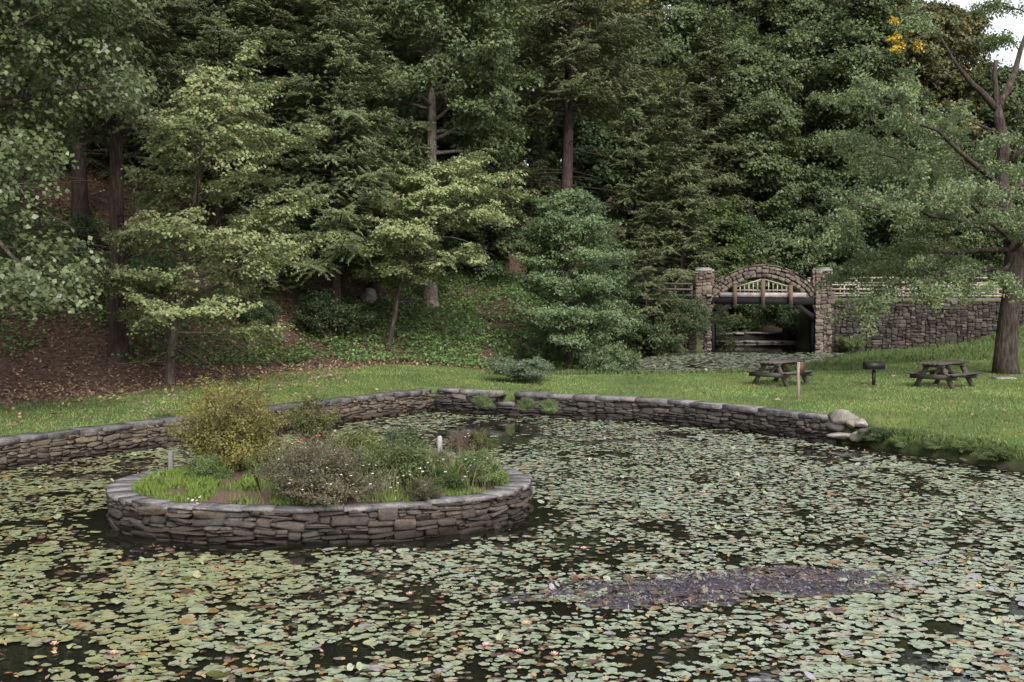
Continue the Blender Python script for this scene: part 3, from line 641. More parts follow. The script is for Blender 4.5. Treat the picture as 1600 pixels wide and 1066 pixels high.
def tree_thing(name, label, cat, plant, mat, bark, loc, rz=0.0, group=None, sc=None, crown='crown'):
    P, (V, Fq) = plant; t = thing(name, label, cat, loc, rz, group, sc)
    wm = P.wood.mesh('trunk', M[bark], True); cm = mesh_np('crown', V, [Fq], M[mat])
    obj('trunk', wm, t); obj(crown, cm, t); t['_w'] = 0; del t['_w']
    return t, (wm, cm)
def tree_copy(name, label, cat, meshes, loc, rz, group, sc, mats=None):
    t = thing(name, label, cat, loc, rz, group, sc); obj('trunk', meshes[0], t); c = obj('crown', meshes[1], t)
    if mats: c.material_slots[0].link = 'OBJECT'; c.material_slots[0].material = M[mats]
    return t
def gpt(px, d, dz=0.0):
    x = (px - 800) / F * d; return (x, d, float(ground_z(np.array([x]), np.array([d]))[0]) + dz)
def gxy(x, y, dz=0.0): return (x, y, float(ground_z(np.array([x]), np.array([y]))[0]) + dz)


# --- single trees that stand out
MZ = rotz(0.6); ML = np.array(gxy(-15.6, 35.2))
def maple_keep(C):
    W = C @ MZ.T + ML; px = 800 + F * W[:, 0] / W[:, 1]; py = 430 - F * (W[:, 2] - CAMZ) / W[:, 1]
    return (W[:, 0] > -18) & (py < 472) & (px < np.interp(py, [-300, 0, 120, 230, 290, 350, 400, 470], [210, 225, 245, 235, 60, 80, 170, 140]) + 60 * (vnoise(W[:, 1] * 3, W[:, 2] * 3, 2.0, 4) - 0.5))
leftmaple = broadleaf(1, 18, 8.0, 0.45, 0.13, 'dome', 150, 9, 0.44, 0.60, 52, 0.14, 0.45, (-0.15, 0.9), -0.3, every=0.5, aspect=0.78, keep=maple_keep, limb_ok=maple_keep)
tree_thing('maple_tree', 'big glossy green maple hanging its boughs in from the left edge', 'tree', leftmaple, 'maple', 'bark', gxy(-15.6, 35.2), 0.6)
b = gpix(265, 602, 36, 55)
dog = broadleaf(2, 10.6, 4.4, 0.16, 0.17, 'dome', 38, 8, 0.44, 0.52, 74, 0.115, 0.17, (0.05, 0.75), 0.05, (1.5, -0.3), (0.32, -0.15), every=0.42, up=1.0, bare=8)
tree_thing('dogwood_tree', 'yellow-green layered dogwood with slim grey trunk at the lawn edge by the brown slope', 'tree', dog, 'dogwood', 'bark', b)
b = gpix(607, 543, 45, 60)
dog2 = broadleaf(3, 7.9, 3.4, 0.13, 0.38, 'round', 32, 8, 0.46, 0.50, 70, 0.12, 0.18, (0.0, 0.6), 0.0, (2.2, 0.2), (0.25, -0.1), every=0.42, up=1.0, bare=4)
tree_thing('dogwood_tree', 'pale yellow-green dogwood on the ivy slope with thin dark leaning trunk', 'tree', dog2, 'dogwood', 'bark_dark', b)
b = gpix(890, 577, 45, 60)
bee = broadleaf(4, 7.6, 3.3, 0.14, 0.13, 'dome', 64, 10, 0.44, 0.45, 56, 0.125, 0.3, (0.0, 1.15), 0.12, (0.1, 0), (0.18, -0.1), every=0.36, up=0.8, aspect=0.5)
tree_thing('small_tree', 'bushy silvery green small tree standing at the stream edge in mid picture', 'tree', bee, 'beech', 'bark_dark', b)
b = gpix(672, 478, 52, 75)
oak1 = broadleaf(5, 22, 5.6, 0.36, 0.22, 'round', 48, 8, 0.44, 0.72, 90, 0.165, 0.5, (0.0, 1.0), 0.1, (0.3, 0), every=0.55, bare=3, tri=True, aspect=0.9)
tree_thing('oak_tree', 'tall oak with a thick pale trunk rising from the ivy slope', 'tree', oak1, 'oak', 'bark_pale', b)
b = gpix(185, 556, 40, 56)
hemA = hemlock(6, 23, 4.8, 0.34, 0.34, 0.27, -0.3, 0.185, bare=14, shape='dome', dens=1.25)
_, hA = tree_thing('hemlock_tree', 'tall hemlock with thick bare reddish trunk beside the layered dogwood', 'tree', hemA, 'hemlock', 'bark_red', b)
hemB = hemlock(7, 21, 4.2, 0.26, 0.13, 0.22, -0.32, 0.17, dens=1.5)
_, hB = tree_thing('hemlock_tree', 'dense feathery hemlock just right of the layered dogwood crown', 'tree', hemB, 'hemlock', 'bark_red', gpt(525, 57), 0.4)
hemC = hemlock(8, 17, 3.9, 0.22, 0.05, 0.23, -0.35, 0.17, dens=1.4)
_, hC = tree_thing('hemlock_tree', 'hemlock with drooping boughs left of the bridge', 'tree', hemC, 'hemlock', 'bark_red', gpt(1065, 79), 1.4)
b = gpt(882, 72)
pine = hemlock(9, 26, 5.4, 0.42, 0.36, 0.30, -0.2, 0.20, (0.9, 0), shape='column', bare=22)
_, pA = tree_thing('pine_tree', 'tall pine with red-brown trunk and dead lower limbs behind the silvery small tree', 'tree', pine, 'hemlock', 'bark_red', b)
for px, d, rz, sc, me, lab in ((128, 54, 1.0, 1.0, hA, 'hemlock with grey bare trunk beside the woodland bench'), (455, 61, 2.2, 1.08, hB, 'tall hemlock behind the top of the layered dogwood'),
                               (585, 63, 3.1, 0.95, hB, 'hemlock left of the pale oak trunk, behind the pale dogwood'), (345, 58, 4.4, 1.1, hB, 'dark hemlock behind the left half of the layered dogwood'),
                               (1000, 82, 0.7, 1.15, hC, 'broad hemlock between the red pine trunk and the bridge'),
                               (1100, 90, 2.9, 1.25, hC, 'tall feathery hemlock directly behind the bridge pillar with shrubs')):
    tree_copy('hemlock_tree', lab, 'tree', me, gpt(px, d), rz, None, sc)

# the old cherry on the right: crooked trunk, fork, broken limb, low boughs reaching left
b = gpix(1576, 584, 40, 60); BD = b[1]
P = Plant(12); rng = P.rng; org = np.array(b)
def L3(*pp): return np.array([at_d(x, y, BD + dz) - org for (x, y, dz) in pp])
tr = L3((1572, 592, 0), (1571, 560, 0), (1576, 500, 0), (1585, 440, 0), (1584, 390, 0.1), (1572, 330, 0.2), (1565, 280, 0.2), (1568, 230, 0.1), (1562, 190, 0), (1558, 165, 0))
P.wood.tube(tr, [0.56, 0.44, 0.39, 0.38, 0.33, 0.28, 0.25, 0.22, 0.19, 0.16], 11)
bare_limbs = [([(1558, 172, 0), (1538, 148, -0.2), (1518, 130, -0.5), (1500, 108, -0.8), (1488, 90, -1.0), (1468, 55, -1.2)], 0.15, 0.03), ([(1557, 170, 0), (1556, 140, 0), (1554, 115, 0), (1556, 94, 0)], 0.13, 0.07),
              ([(1560, 168, 0), (1574, 140, 0.3), (1586, 112, 0.6), (1594, 80, 0.9), (1612, 30, 1.2), (1640, -40, 1.5)], 0.17, 0.05), ([(1574, 258, 0), (1592, 238, -0.3), (1612, 224, -0.6), (1660, 205, -1)], 0.12, 0.03),
              ([(1566, 250, 0), (1545, 268, -0.4), (1528, 262, -0.6)], 0.04, 0.01), ([(1561, 208, 0), (1530, 195, -0.3), (1506, 186, -0.5), (1504, 160, -0.6)], 0.05, 0.015), ([(1500, 108, -0.8), (1470, 118, -1), (1440, 112, -1.2)], 0.035, 0.008),
              ([(1532, 176, -0.3), (1533, 150, -0.3)], 0.02, 0.008), ([(1488, 90, -1), (1500, 60, -1.3)], 0.03, 0.008)]
for pp, r0, r1 in bare_limbs: q = L3(*pp); P.wood.tube(q, np.linspace(r0, r1, len(q)), 6)
leafy = [([(1568, 300, 0), (1520, 250, -1), (1460, 205, -1.5), (1400, 165, -2), (1345, 150, -2)], 0.13), ([(1572, 330, 0), (1500, 300, 1.2), (1430, 265, 2), (1360, 235, 2.4), (1310, 215, 2.6)], 0.13),
         ([(1574, 360, 0), (1500, 345, -1.5), (1420, 330, -2.4), (1345, 325, -2.8), (1300, 345, -3)], 0.12), ([(1576, 390, 0), (1500, 395, 1), (1430, 395, 1.6), (1360, 405, 2), (1310, 430, 2)], 0.12),
         ([(1578, 420, 0), (1510, 425, -1), (1450, 428, -1.6), (1395, 445, -2), (1350, 480, -2)], 0.11), ([(1578, 380, 0), (1540, 340, -2), (1490, 310, -3.4), (1440, 300, -4)], 0.10),
         ([(1572, 340, 0), (1540, 290, 2), (1500, 250, 3.6), (1470, 210, 4.6)], 0.10), ([(1576, 400, 0), (1610, 360, -1), (1660, 340, -1.5), (1720, 350, -2)], 0.11), ([(1570, 310, 0), (1620, 260, 0.6), (1690, 220, 1), (1740, 230, 1)], 0.12),
         ([(1468, 55, -1.2), (1440, 30, -1.4), (1420, 40, -1.6)], 0.03), ([(1612, 30, 1.2), (1580, 5, 1), (1540, 10, 1)], 0.04), ([(1640, -40, 1.5), (1600, -60, 1), (1540, -40, 0)], 0.04), ([(1594, 80, 0.9), (1566, 62, 1.2), (1545, 70, 1.3)], 0.03),
         ([(1578, 410, 0), (1560, 430, -2), (1535, 440, -3), (1500, 455, -3.6)], 0.08), ([(1600, 440, 0.5), (1640, 430, 0), (1700, 440, -0.5)], 0.08)]
for i, (pp, r0) in enumerate(leafy):
    q = L3(*pp); q = np.concatenate([q[:1]] + [np.linspace(q[j], q[j + 1], 3)[1:] for j in range(len(q) - 1)]); q[1:-1] += rng.normal(0, 0.10, q[1:-1].shape); P.wood.tube(q, np.linspace(r0, 0.012, len(q)), 5)
    P.subs(q, r0 * 0.5, 22 if i < 9 else 8, 0.40, 0.12, 0.40, (0.5, 1.3), -0.35, 0.36, 0.15)
tree_thing('cherry_tree', 'old gnarled cherry with broken bare top limbs and low leafy boughs at the right', 'tree', (P, P.leaves(66, 0.115, 0.6, 0.5, 0.4, 0.6, 0.55)), 'cherry', 'bark_dark', b)
slab = MB(); V, pl = SV[3]; slab.add(V @ np.diag((0.9, 0.5, 0.14)).T, pl)
tag(obj('flat_stone', slab.mesh('flat_stone', M['boulder']), None, gpix(1570, 592, 40, 60)), 'flat grey stone lying in grass at the foot of the old cherry', 'stone')

# --- the wood behind, copies of a few kinds
protos = {}
protos['o1'] = broadleaf(21, 20, 5.2, 0.30, 0.14, 'round', 52, 8, 0.44, 0.76, 92, 0.178, 0.5, (0.0, 1.0), 0.15, every=0.6, tri=True, aspect=0.9)
protos['o2'] = broadleaf(22, 16, 4.8, 0.24, 0.06, 'dome', 52, 8, 0.44, 0.74, 92, 0.178, 0.42, (0.0, 0.9), 0.05, every=0.58, tri=True, aspect=0.9)
protos['o3'] = broadleaf(23, 18, 4.6, 0.26, 0.10, 'dome', 50, 8, 0.44, 0.72, 92, 0.173, 0.40, (0.0, 1.0), -0.05, every=0.56, tri=True, aspect=0.9)
pm = {}
KIND = {'o1': ('oak_tree', 'oak'), 'o2': ('maple_tree', 'maple'), 'o3': ('oak_tree', 'gold_oak')}
for k_, (P_, (V_, F_)) in protos.items(): pm[k_] = (P_.wood.mesh('trunk', M['bark'], True), mesh_np('crown', V_, [F_], M[KIND[k_][1]]))
pm['hA'], pm['hB'] = hA, hB
named = [  # px, distance, kind, scale, turn, material, name, label
    (1170, 92, 'o2', 1.15, 0.3, 'oak', 'oak_tree', 'dark green tree whose tiered crown rises right behind the bridge arch'),
    (1255, 100, 'o1', 1.12, 2.0, 'oak', 'oak_tree', 'tall dark tree with bluish green crown above the right bridge pillar'),
    (1130, 104, 'o1', 1.25, 4.0, 'oak', 'oak_tree', 'tall dark tree rising out of frame above the left bridge pillar'),
    (1345, 96, 'o3', 1.3, 1.1, 'oak', 'oak_tree', 'green tree behind the road between pillar and old cherry boughs'),
    (1390, 108, 'o3', 1.3, 3.3, 'gold_oak', 'oak_tree', 'tall olive green tree left of the yellow turning spray'),
    (1450, 86, 'o2', 0.82, 5.0, 'cherry', 'maple_tree', 'grey-green round tree behind the fence, hidden partly by the cherry boughs'),
    (1490, 104, 'o3', 1.2, 0.4, 'gold_oak', 'oak_tree', 'olive tree whose top meets the white sky'),
    (1560, 96, 'o2', 1.06, 2.6, 'oak', 'maple_tree', 'low green tree behind the cherry fork, under the white sky'),
    (1640, 100, 'o3', 0.98, 1.6, 'oak', 'oak_tree', 'green tree at the right frame edge behind the cherry'),
    (750, 69, 'o3', 0.72, 0.9, 'oak', 'oak_tree', 'oak with yellowing leaves to the right of the pale trunk'),
    (705, 74, 'o1', 1.08, 4.6, 'oak', 'oak_tree', 'tall dark oak right behind the pale trunk'),
    (800, 84, 'o1', 1.15, 1.9, 'gold_oak', 'oak_tree', 'tall oak with olive crown filling the top middle of the wood'),
    (930, 92, 'o1', 1.2, 5.3, 'gold_oak', 'oak_tree', 'tall oak with browning leaves behind the red pine trunk'),
    (640, 88, 'hB', 1.25, 1.2, None, 'hemlock_tree', 'tall hemlock deep in the wood above the pale dogwood'),
    (230, 66, 'hB', 1.2, 0.2, None, 'hemlock_tree', 'tall hemlock deep in the dark wood behind the thick red trunk'),
    (1035, 98, 'o1', 1.3, 0.8, 'oak', 'oak_tree', 'tall dark tree between the hemlocks left of the bridge'),
    (1440, 98, 'o2', 1.34, 2.2, 'gold_oak', 'oak_tree', 'tall olive tree with a yellow turning spray, behind the bare cherry limb'),
    (460, 84, 'hB', 1.3, 4.0, None, 'hemlock_tree', 'very tall hemlock far behind the top of the layered dogwood'),
    (1255, 116, 'o1', 1.3, 0.2, 'oak', 'oak_tree', 'tall tree far behind the right half of the arch'),
    (1312, 114, 'o1', 1.35, 3.0, 'oak', 'oak_tree', 'tall tree far behind the right bridge pillar'),
    (60, 62, 'o1', 0.95, 3.9, 'oak', 'oak_tree', 'dark oak deep in the wood behind the left edge maple'),
]
for px, d, k_, sc, rz, mt, nm, lab in named:
    tree_copy(nm, lab, 'tree', pm[k_], gpt(px, d), rz, None, sc, mt)
rngF = np.random.default_rng(77); far = []
for row, d in enumerate((78, 90, 104, 120, 138)):
    for x in np.arange(-62, 66, 8.2):
        xx, yy = x + rngF.uniform(-3, 3) + 3.5 * (row % 2), d + rngF.uniform(-4, 4); px = 800 + F * xx / yy
        if px < -500 or px > 2100 or (900 < px < 1330 and d < 104) or (px >= 1330 and d < 100): continue
        if 1080 < px < 1310 and d < 110: continue
        far.append((px, xx, yy))
for i, (px, xx, yy) in enumerate(far):
    k_ = ['o1', 'o3', 'hB', 'o2', 'hA'][int(rngF.integers(5))] if px < 1050 else ['o1', 'o3', 'o2'][int(rngF.integers(3))]
    sc = rngF.uniform(0.95, 1.25) * (1.0 if px < 1250 else 0.78 if px < 1450 else 0.62)
    base = gxy(xx, yy)
    if px > 1440:   # the trees under the open sky stay low
        sc = min(sc, (0.155 * yy + CAMZ - base[2]) / {'o1': 20, 'o2': 16, 'o3': 18}[k_] * (0.62 if px > 1440 else 1))
    tree_copy({'o1': 'oak_tree', 'o2': 'maple_tree', 'o3': 'oak_tree'}.get(k_, 'hemlock_tree'), 'tall tree far back in the wood, its crown merging with others', 'tree', pm[k_], base, rngF.uniform(0, 6.28), 'far trees deep in the wood', sc, {'o1': 'oak', 'o2': 'oak', 'o3': 'gold_oak'}.get(k_))

# --- understory
sap = {}
sap['s1'] = broadleaf(31, 7.5, 2.9, 0.09, 0.06, 'dome', 34, 7, 0.46, 0.55, 52, 0.17, 0.4, (0.0, 1.0), 0.0, every=0.5)
sap['s2'] = hemlock(32, 8.5, 2.6, 0.10, 0.03, 0.22, -0.6, 0.20)
for k_, mt in (('s1', 'shrub'), ('s2', 'hemlock')):
    P_, (V_, F_) = sap[k_]; pm[k_] = (P_.wood.mesh('trunk', M['bark_dark'], True), mesh_np('crown', V_, [F_], M[mt]))
under = [(395, 56, 's2', 0.9, 'dark young hemlock under the layered dogwood boughs'), (740, 70, 's1', 1.0, 'leafy sapling high on the ivy slope right of the pale trunk'),
         (830, 76, 's2', 1.0, 'dark young hemlock in the gap before the red pine trunk'), (945, 66, 's1', 0.7, 'dark leafy sapling behind the silvery small tree'), (1010, 68, 's2', 0.8, 'young hemlock at the end of the road fence left of the bridge'),
         (1150, 88, 's1', 0.95, 'dark sapling seen through the bridge opening, on its left side'), (1235, 90, 's1', 1.0, 'dark sapling seen through the bridge opening, on its right side'),
         (1195, 96, 's2', 1.1, 'young hemlock behind the middle of the bridge'), (1135, 86, 's1', 1.1, 'bright leafy sapling behind the left shoulder of the arch'), (1275, 94, 's1', 1.2, 'leafy sapling behind the right shoulder of the arch'),
         (1330, 88, 's1', 1.15, 'leafy sapling behind the road fence next to the right pillar'), (1400, 92, 's1', 1.3, 'leafy sapling behind the road fence, under the cherry boughs'), (1500, 90, 's1', 1.1, 'leafy sapling behind the road fence near the cherry trunk'), (1570, 94, 's1', 1.2, 'leafy sapling behind the cherry trunk'),
         (320, 64, 's1', 1.0, 'dark sapling deep behind the layered dogwood'), (560, 66, 's2', 1.0, 'dark young hemlock above the boulder'), (60, 58, 's2', 1.0, 'dark young hemlock up the brown slope by the left edge'), (250, 70, 's1', 1.2, 'dark sapling up the slope behind the woodland bench'),
         (640, 72, 's1', 1.1, 'sapling left of the pale trunk, high on the slope'), (880, 82, 's1', 1.3, 'dark sapling behind the red pine trunk'), (100, 61, 's2', 1.0, 'dark young hemlock behind the woodland bench, left one'), (160, 64, 's1', 1.25, 'dark sapling behind the woodland bench, middle one'), (215, 60, 's2', 0.9, 'dark young hemlock behind the thick red trunk'), (20, 66, 's1', 1.3, 'dark sapling high up the brown slope at the left edge'), (-60, 52, 's1', 1.1, 'sapling just beyond the left frame edge')]
for px, d, k_, sc, lab in under:
    tree_copy('young_tree', lab, 'tree', pm[k_], gpt(px, d), px * 0.7, None, sc, 'bright' if 'bright' in lab else None)

# --- shrubs and bushes
def bush(seed, H, R, n, ns, clump, per, size, flat=0.7, up=0.5, every=0.25, el=(0.5, 1.4), aspect=0.6, frac=0.4, bend=0.0, lo=0.3, r=0.02):
    P = Plant(seed); rng = P.rng
    for i in range(n):
        az = i * 2.399 + rng.uniform(-0.4, 0.4); e = rng.uniform(*el); L = (H * math.sin(e) + R * math.cos(e)) * rng.uniform(0.7, 1.05) * (1.0 if e > 0.9 else 0.95)
        q = P.curve((rng.normal(0, 0.06 * R), rng.normal(0, 0.06 * R), -0.03), (math.cos(az) * math.cos(e), math.sin(az) * math.cos(e), math.sin(e)), L, 5, bend, 0.08)
        P.wood.tube(q, np.linspace(r, 0.004, 6), 4, False); P.subs(q, r, ns, frac, lo=lo, clump=clump, every=every, k=3)
    return P, P.leaves(per, size, flat, up, aspect=aspect)
def bush_thing(name, label, pl, mat, loc, cat='bush', bark='twig', rz=0.0, sc=None, group=None):
    P_, (V_, F_) = pl; t = thing(name, label, cat, loc, rz, group, sc); ms = (P_.wood.mesh('stems', M[bark], True), mesh_np('foliage', V_, [F_], M[mat]))
    obj('stems', ms[0], t); obj('foliage', ms[1], t); return t, ms
jun = bush(41, 2.2, 1.7, 26, 7, 0.34, 44, 0.10, 0.7)
bush_thing('shrub', 'dark spreading shrub growing over the left bridge abutment', jun, 'shrub', (9.2, 69.0, 1.0), sc=0.95)
_, shm = bush_thing('shrub', 'leafy shrub at the water left of the bridge', bush(42, 2.0, 1.6, 22, 7, 0.34, 44, 0.12), 'shrub', gxy(7.6, 67.6))
def shrub_copy(label, loc, sc, rz, mat='shrub'):
    t = thing('shrub', label, 'bush', loc, rz, None, sc); obj('stems', shm[0], t); c = obj('foliage', shm[1], t); c.material_slots[0].link = 'OBJECT'; c.material_slots[0].material = M[mat]
shrub_copy('shrub on top of the left abutment beside the road fence', (7.0, 71.2, 3.1), 0.7, 1.0)
shrub_copy('green shrub below the silvery small tree on its right', gpt(955, 56), 0.75, 2.0, 'beech')
shrub_copy('low shrub at the foot of the right bridge pillar', (18.2, 68.7, 0.35), 0.4, 3.0, 'greenbush')
shrub_copy('dark shrub behind the stepped weir under the bridge', gxy(12.2, 87.0), 1.1, 0.4)
shrub_copy('wide shrub behind the weir near the right bridge jamb', gxy(16.0, 86.0), 1.0, 4.0)
shrub_copy('dark shrub behind the middle of the weir', gxy(14.1, 84.4), 0.55, 5.0)
shrub_copy('pale low bush on the lawn edge before the ivy slope', gpix(818, 597, 40, 60), (0.85, 0.6, 0.36), 2.2, 'paleshrub')
shrub_copy('dark shrub on the bank behind the right bridge jamb', (17.9, 79.0, 0.6), 0.95, 1.2)
shrub_copy('dark shrub further back on the right bank behind the bridge', (17.6, 81.5, 0.8), 1.2, 3.4)
shrub_copy('dark shrub on the far left bank behind the bridge', (10.2, 82.5, 0.8), 1.1, 2.4)
for px, py, sc, lab in ((60, 470, 0.7, 'dark bush on the brown slope near the left edge'), (130, 462, 0.8, 'dark bush on the slope left of the thick red trunk'), (232, 468, 0.75, 'dark bush on the slope just right of the thick red trunk'), (20, 420, 0.9, 'dark bush high on the slope at the left edge'), (335, 505, 0.6, 'dark bush in the ivy under the layered dogwood'), (100, 415, 0.8, 'dark bush below the woodland bench'), (405, 520, 0.55, 'dark bush in the ivy right of the layered dogwood trunk'), (515, 528, 0.85, 'dark bush in the ivy at the foot of the feathery hemlock'), (565, 512, 0.6, 'low dark bush in the ivy below the pale boulder')):
    shrub_copy(lab, gpix(px, py, 40, 66), sc, px * 0.1)
shrub_copy('dark low bush in the ivy left of the small tree', gpt(845, 58), 0.55, 2.9)

# ---------------------------------------------------------------- bridge
BY = 70.0; BX = 13.72; BZ = 1.385; RI, RO = 3.0, 3.67; PW = 0.84; PXL, PXR = 10.50, 16.94
rngB = np.random.default_rng(5)
br = thing('stone_bridge', 'small stone arch bridge with square pillars and timber deck over the stream', 'bridge')
BROT = -0.185; pv = np.array((BX, BY, 0.0)); br.location = [float(v) for v in pv - rotz(BROT) @ pv]; br.rotation_euler = (0, 0, BROT)
def arch_core(y0, y1, r0, r1):
    mb = MB(); n = 40; a0 = math.acos(2.80 / RO); V = []
    for i in range(n + 1):
        a = a0 + (math.pi - 2 * a0) * i / n
        ri = r0
        if abs(math.cos(a)) * ri > 2.80: ri = r0
        for (r_, y_) in ((ri, y0), (r1, y0), (r1, y1), (ri, y1)): V.append((BX + math.cos(a) * r_, y_, BZ + math.sin(a) * r_))
    j = np.arange(4); q = np.concatenate([np.stack([i * 4 + j, i * 4 + (j + 1) % 4, (i + 1) * 4 + (j + 1) % 4, (i + 1) * 4 + j], -1) for i in range(n)])
    mb.add(V, [q, np.array([[3, 2, 1, 0]]), np.arange(4)[None] + n * 4]); return mb
def arch_stones(yf, fs, most, par):
    items = []
    for (r0, r1, w0, w1) in ((RI, RI + 0.22, 0.2, 0.4), (RI + 0.22, RI + 0.44, 0.18, 0.42), (RI + 0.44, RO - 0.05, 0.2, 0.5)):
        a = 0.30
        while a < math.pi - 0.30:
            wa = rngB.uniform(w0, w1) / r0; am = a + wa / 2; rm = (r0 + r1) / 2 + rngB.normal(0, 0.02)
            if abs(math.cos(am)) * rm < 2.95:
                xa = np.array((math.sin(am), 0, -math.cos(am))); za = np.array((math.cos(am), 0, math.sin(am))); ya = np.array((0, fs, 0.0))
                if fs < 0: xa = -xa
                items.append((wa * r0 * (r1 - r0), np.stack([xa * wa * r0 * 1.05, ya * 0.34, za * (r1 - r0) * rngB.uniform(0.95, 1.12)], 1), np.array((BX + math.cos(am) * rm, yf + fs * (0.17 + rngB.uniform(-0.03, 0.03)), BZ + math.sin(am) * rm)), int(rngB.integers(18))))
            a += wa
    # thin coping flags along the top of the arch
    a = 0.66
    while a < math.pi - 0.66:
        wa = rngB.uniform(0.3, 0.6) / RO; am = a + wa / 2; xa = np.array((math.sin(am), 0, -math.cos(am))); za = np.array((math.cos(am), 0, math.sin(am)))
        items.append((9, np.stack([xa * wa * RO * 1.02, np.array((0, 0.68, 0)), za * 0.07], 1), np.array((BX + math.cos(am) * (RO + 0.0), yf + fs * 0.32, BZ + math.sin(am) * (RO + 0.0))), int(rngB.integers(18)))); a += wa
    place_stones(par, items, 'bridge_stone', most)
arch = obj('arch', arch_core(BY + 0.06, BY + 0.5, RI + 0.04, RO - 0.04).mesh('arch', M['core']), br)
obj('arch', arch_core(BY + 4.0, BY + 4.5, RI + 0.0, RO).mesh('arch', M['bridge_stone']), br)
arch_stones(BY - 0.04, 1, 300, arch)
for cx in (PXL, PXR):
    for yy in (BY + 0.22, BY + 4.2):
        mb = MB(); mb.box((cx, yy, 2.2), (PW - 0.12, PW - 0.12, 5.1)); pil = obj('pillar', mb.mesh('pillar', M['core']), br)
        hw = PW / 2; z0, z1 = 0.0, 4.72
        pp = [(cx - hw, yy - hw), (cx + hw, yy - hw), (cx + hw, yy + hw), (cx - hw, yy + hw), (cx - hw, yy - hw)]
        if yy < BY + 1: lay_stones(pil, Path(pp[:3] if cx > BX else [pp[0], pp[1], pp[2]]), 0, PW * 2, z0, z1, 'bridge_stone', (0.20, 0.46, 0.12, 0.26), rngB, side=1, depth=0.24)
        lay_stones(pil, Path([pp[3], pp[4]] if yy < BY + 1 else pp), 0, PW if yy < BY + 1 else PW * 4, z0 if yy < BY + 1 else 2.8, z1, 'bridge_stone', (0.24, 0.5, 0.14, 0.28), rngB, side=1, depth=0.24)
        c = MB(); c.box((cx, yy, z1 + 0.05), (PW + 0.02, PW + 0.02, 0.10), None, rngB, 0.02); obj('pillar_cap', c.mesh('pillar_cap', M['cap']), pil)
        c = MB(); c.box((cx - 0.03, yy, z1 + 0.14), (PW - 0.14, PW - 0.14, 0.08), None, rngB, 0.02); obj('pillar_cap', c.mesh('pillar_cap', M['cap']), pil)
for x_ in (PXL, PXR):
    mb = MB(); mb.box((x_, BY + 2.2, 1.6), (PW - 0.2, 3.3, 3.3)); obj('abutment', mb.mesh('abutment', M['core']), br)
# timber deck
def part(name, mat, parent, *bars):
    mb = MB()
    for (a, b_, w_, h_) in bars: mb.bar(a, b_, w_, h_)
    return obj(name, mb.mesh(name, M[mat]), parent)
xl, xr = PXL + PW / 2, PXR - PW / 2
part('deck', 'wood_grey', br, ((xl - .3, BY + 2.3, 3.42), (xr + .3, BY + 2.3, 3.42), 3.9, 0.12))
part('deck_fascia', 'deck', br, ((BX - 2.32, BY - 0.10, 3.42), (BX + 2.30, BY - 0.10, 3.42), 0.08, 0.25))
for yb in (BY + 0.02, BY + 1.6, BY + 3.0, BY + 4.3): part('beam', 'wood_dark', br, ((xl - .1, yb, 3.10), (xr + .1, yb, 3.10), 0.22, 0.38))
for s_ in (-1, 1):
    e = xl if s_ < 0 else xr
    for yb in (BY + 0.04, BY + 4.28): part('knee_brace', 'wood_dark', br, ((BX + s_ * 1.62, yb, 3.02), (e, yb, 2.15), 0.2, 0.26))
    part('jamb_board', 'wood_dark', br, ((e - s_ * 0.09, BY + 2.2, 0.1), (e - s_ * 0.09, BY + 2.2, 2.5), 0.14, 4.0))
for dx, zt in ((-1.50, 3.98), (0.0, 4.30), (1.48, 3.98)):
    part('railing_post', 'wood_brown', br, ((BX + dx, BY - 0.22, 2.86), (BX + dx, BY - 0.22, zt), 0.2, 0.2))
    part('beam_end', 'wood_dark', br, ((BX + dx, BY - 0.34, 2.76), (BX + dx, BY + 0.4, 2.76), 0.24, 0.2))
for s_ in (-1, 1):
    rail_ = part('railing', 'wood_pale', br, ((BX + s_ * 0.06, BY - 0.14, 4.27), (BX + s_ * 1.42, BY - 0.14, 3.86), 0.08, 0.08))
    part('lower_rail', 'wood_pale', rail_, ((BX + s_ * 0.06, BY - 0.12, 3.68), (BX + s_ * 1.42, BY - 0.12, 3.68), 0.07, 0.06))
    for i in range(1, 6):
        x = s_ * (0.06 + i * 0.235); part('baluster', 'wood_pale', rail_, ((BX + x, BY - 0.13, 3.55), (BX + x, BY - 0.13, 4.25 - (abs(x) - 0.06) * 0.301), 0.055, 0.055))
# retaining walls either side of the bridge
rw = thing('retaining_wall', 'high dark rubble retaining wall under the road, from bridge to cherry trunk', 'wall')
rpth = Path([(17.25, BY - 0.60), (24.0, BY - 1.1), (31.0, BY - 1.6)])
obj('core', wall_core(rpth, 0, rpth.L, -0.2, 3.06, -0.10, -1.6).mesh('core', M['core']), rw)
lay_stones(rw, rpth, 0, 12.0, 0.15, 3.12, 'rubble', (0.16, 0.46, 0.10, 0.25), rngB, depth=0.32, jit=0.05, zfun=lambda x, y: float(ground_z(np.array([x]), np.array([y]))[0]))
lw_ = thing('retaining_wall', 'rubble retaining wall left of the bridge, half hidden by shrubs', 'wall')
lpth = Path([(3.6, BY - 0.6), (7.2, BY - 0.5), (10.15, BY + 0.15)])
obj('core', wall_core(lpth, 0, lpth.L, -0.2, 3.1, -0.10, -1.5).mesh('core', M['core']), lw_)
lay_stones(lw_, lpth, 0.6, lpth.L, 0.15, 3.16, 'rubble', (0.2, 0.5, 0.12, 0.28), rngB, depth=0.32, jit=0.05)
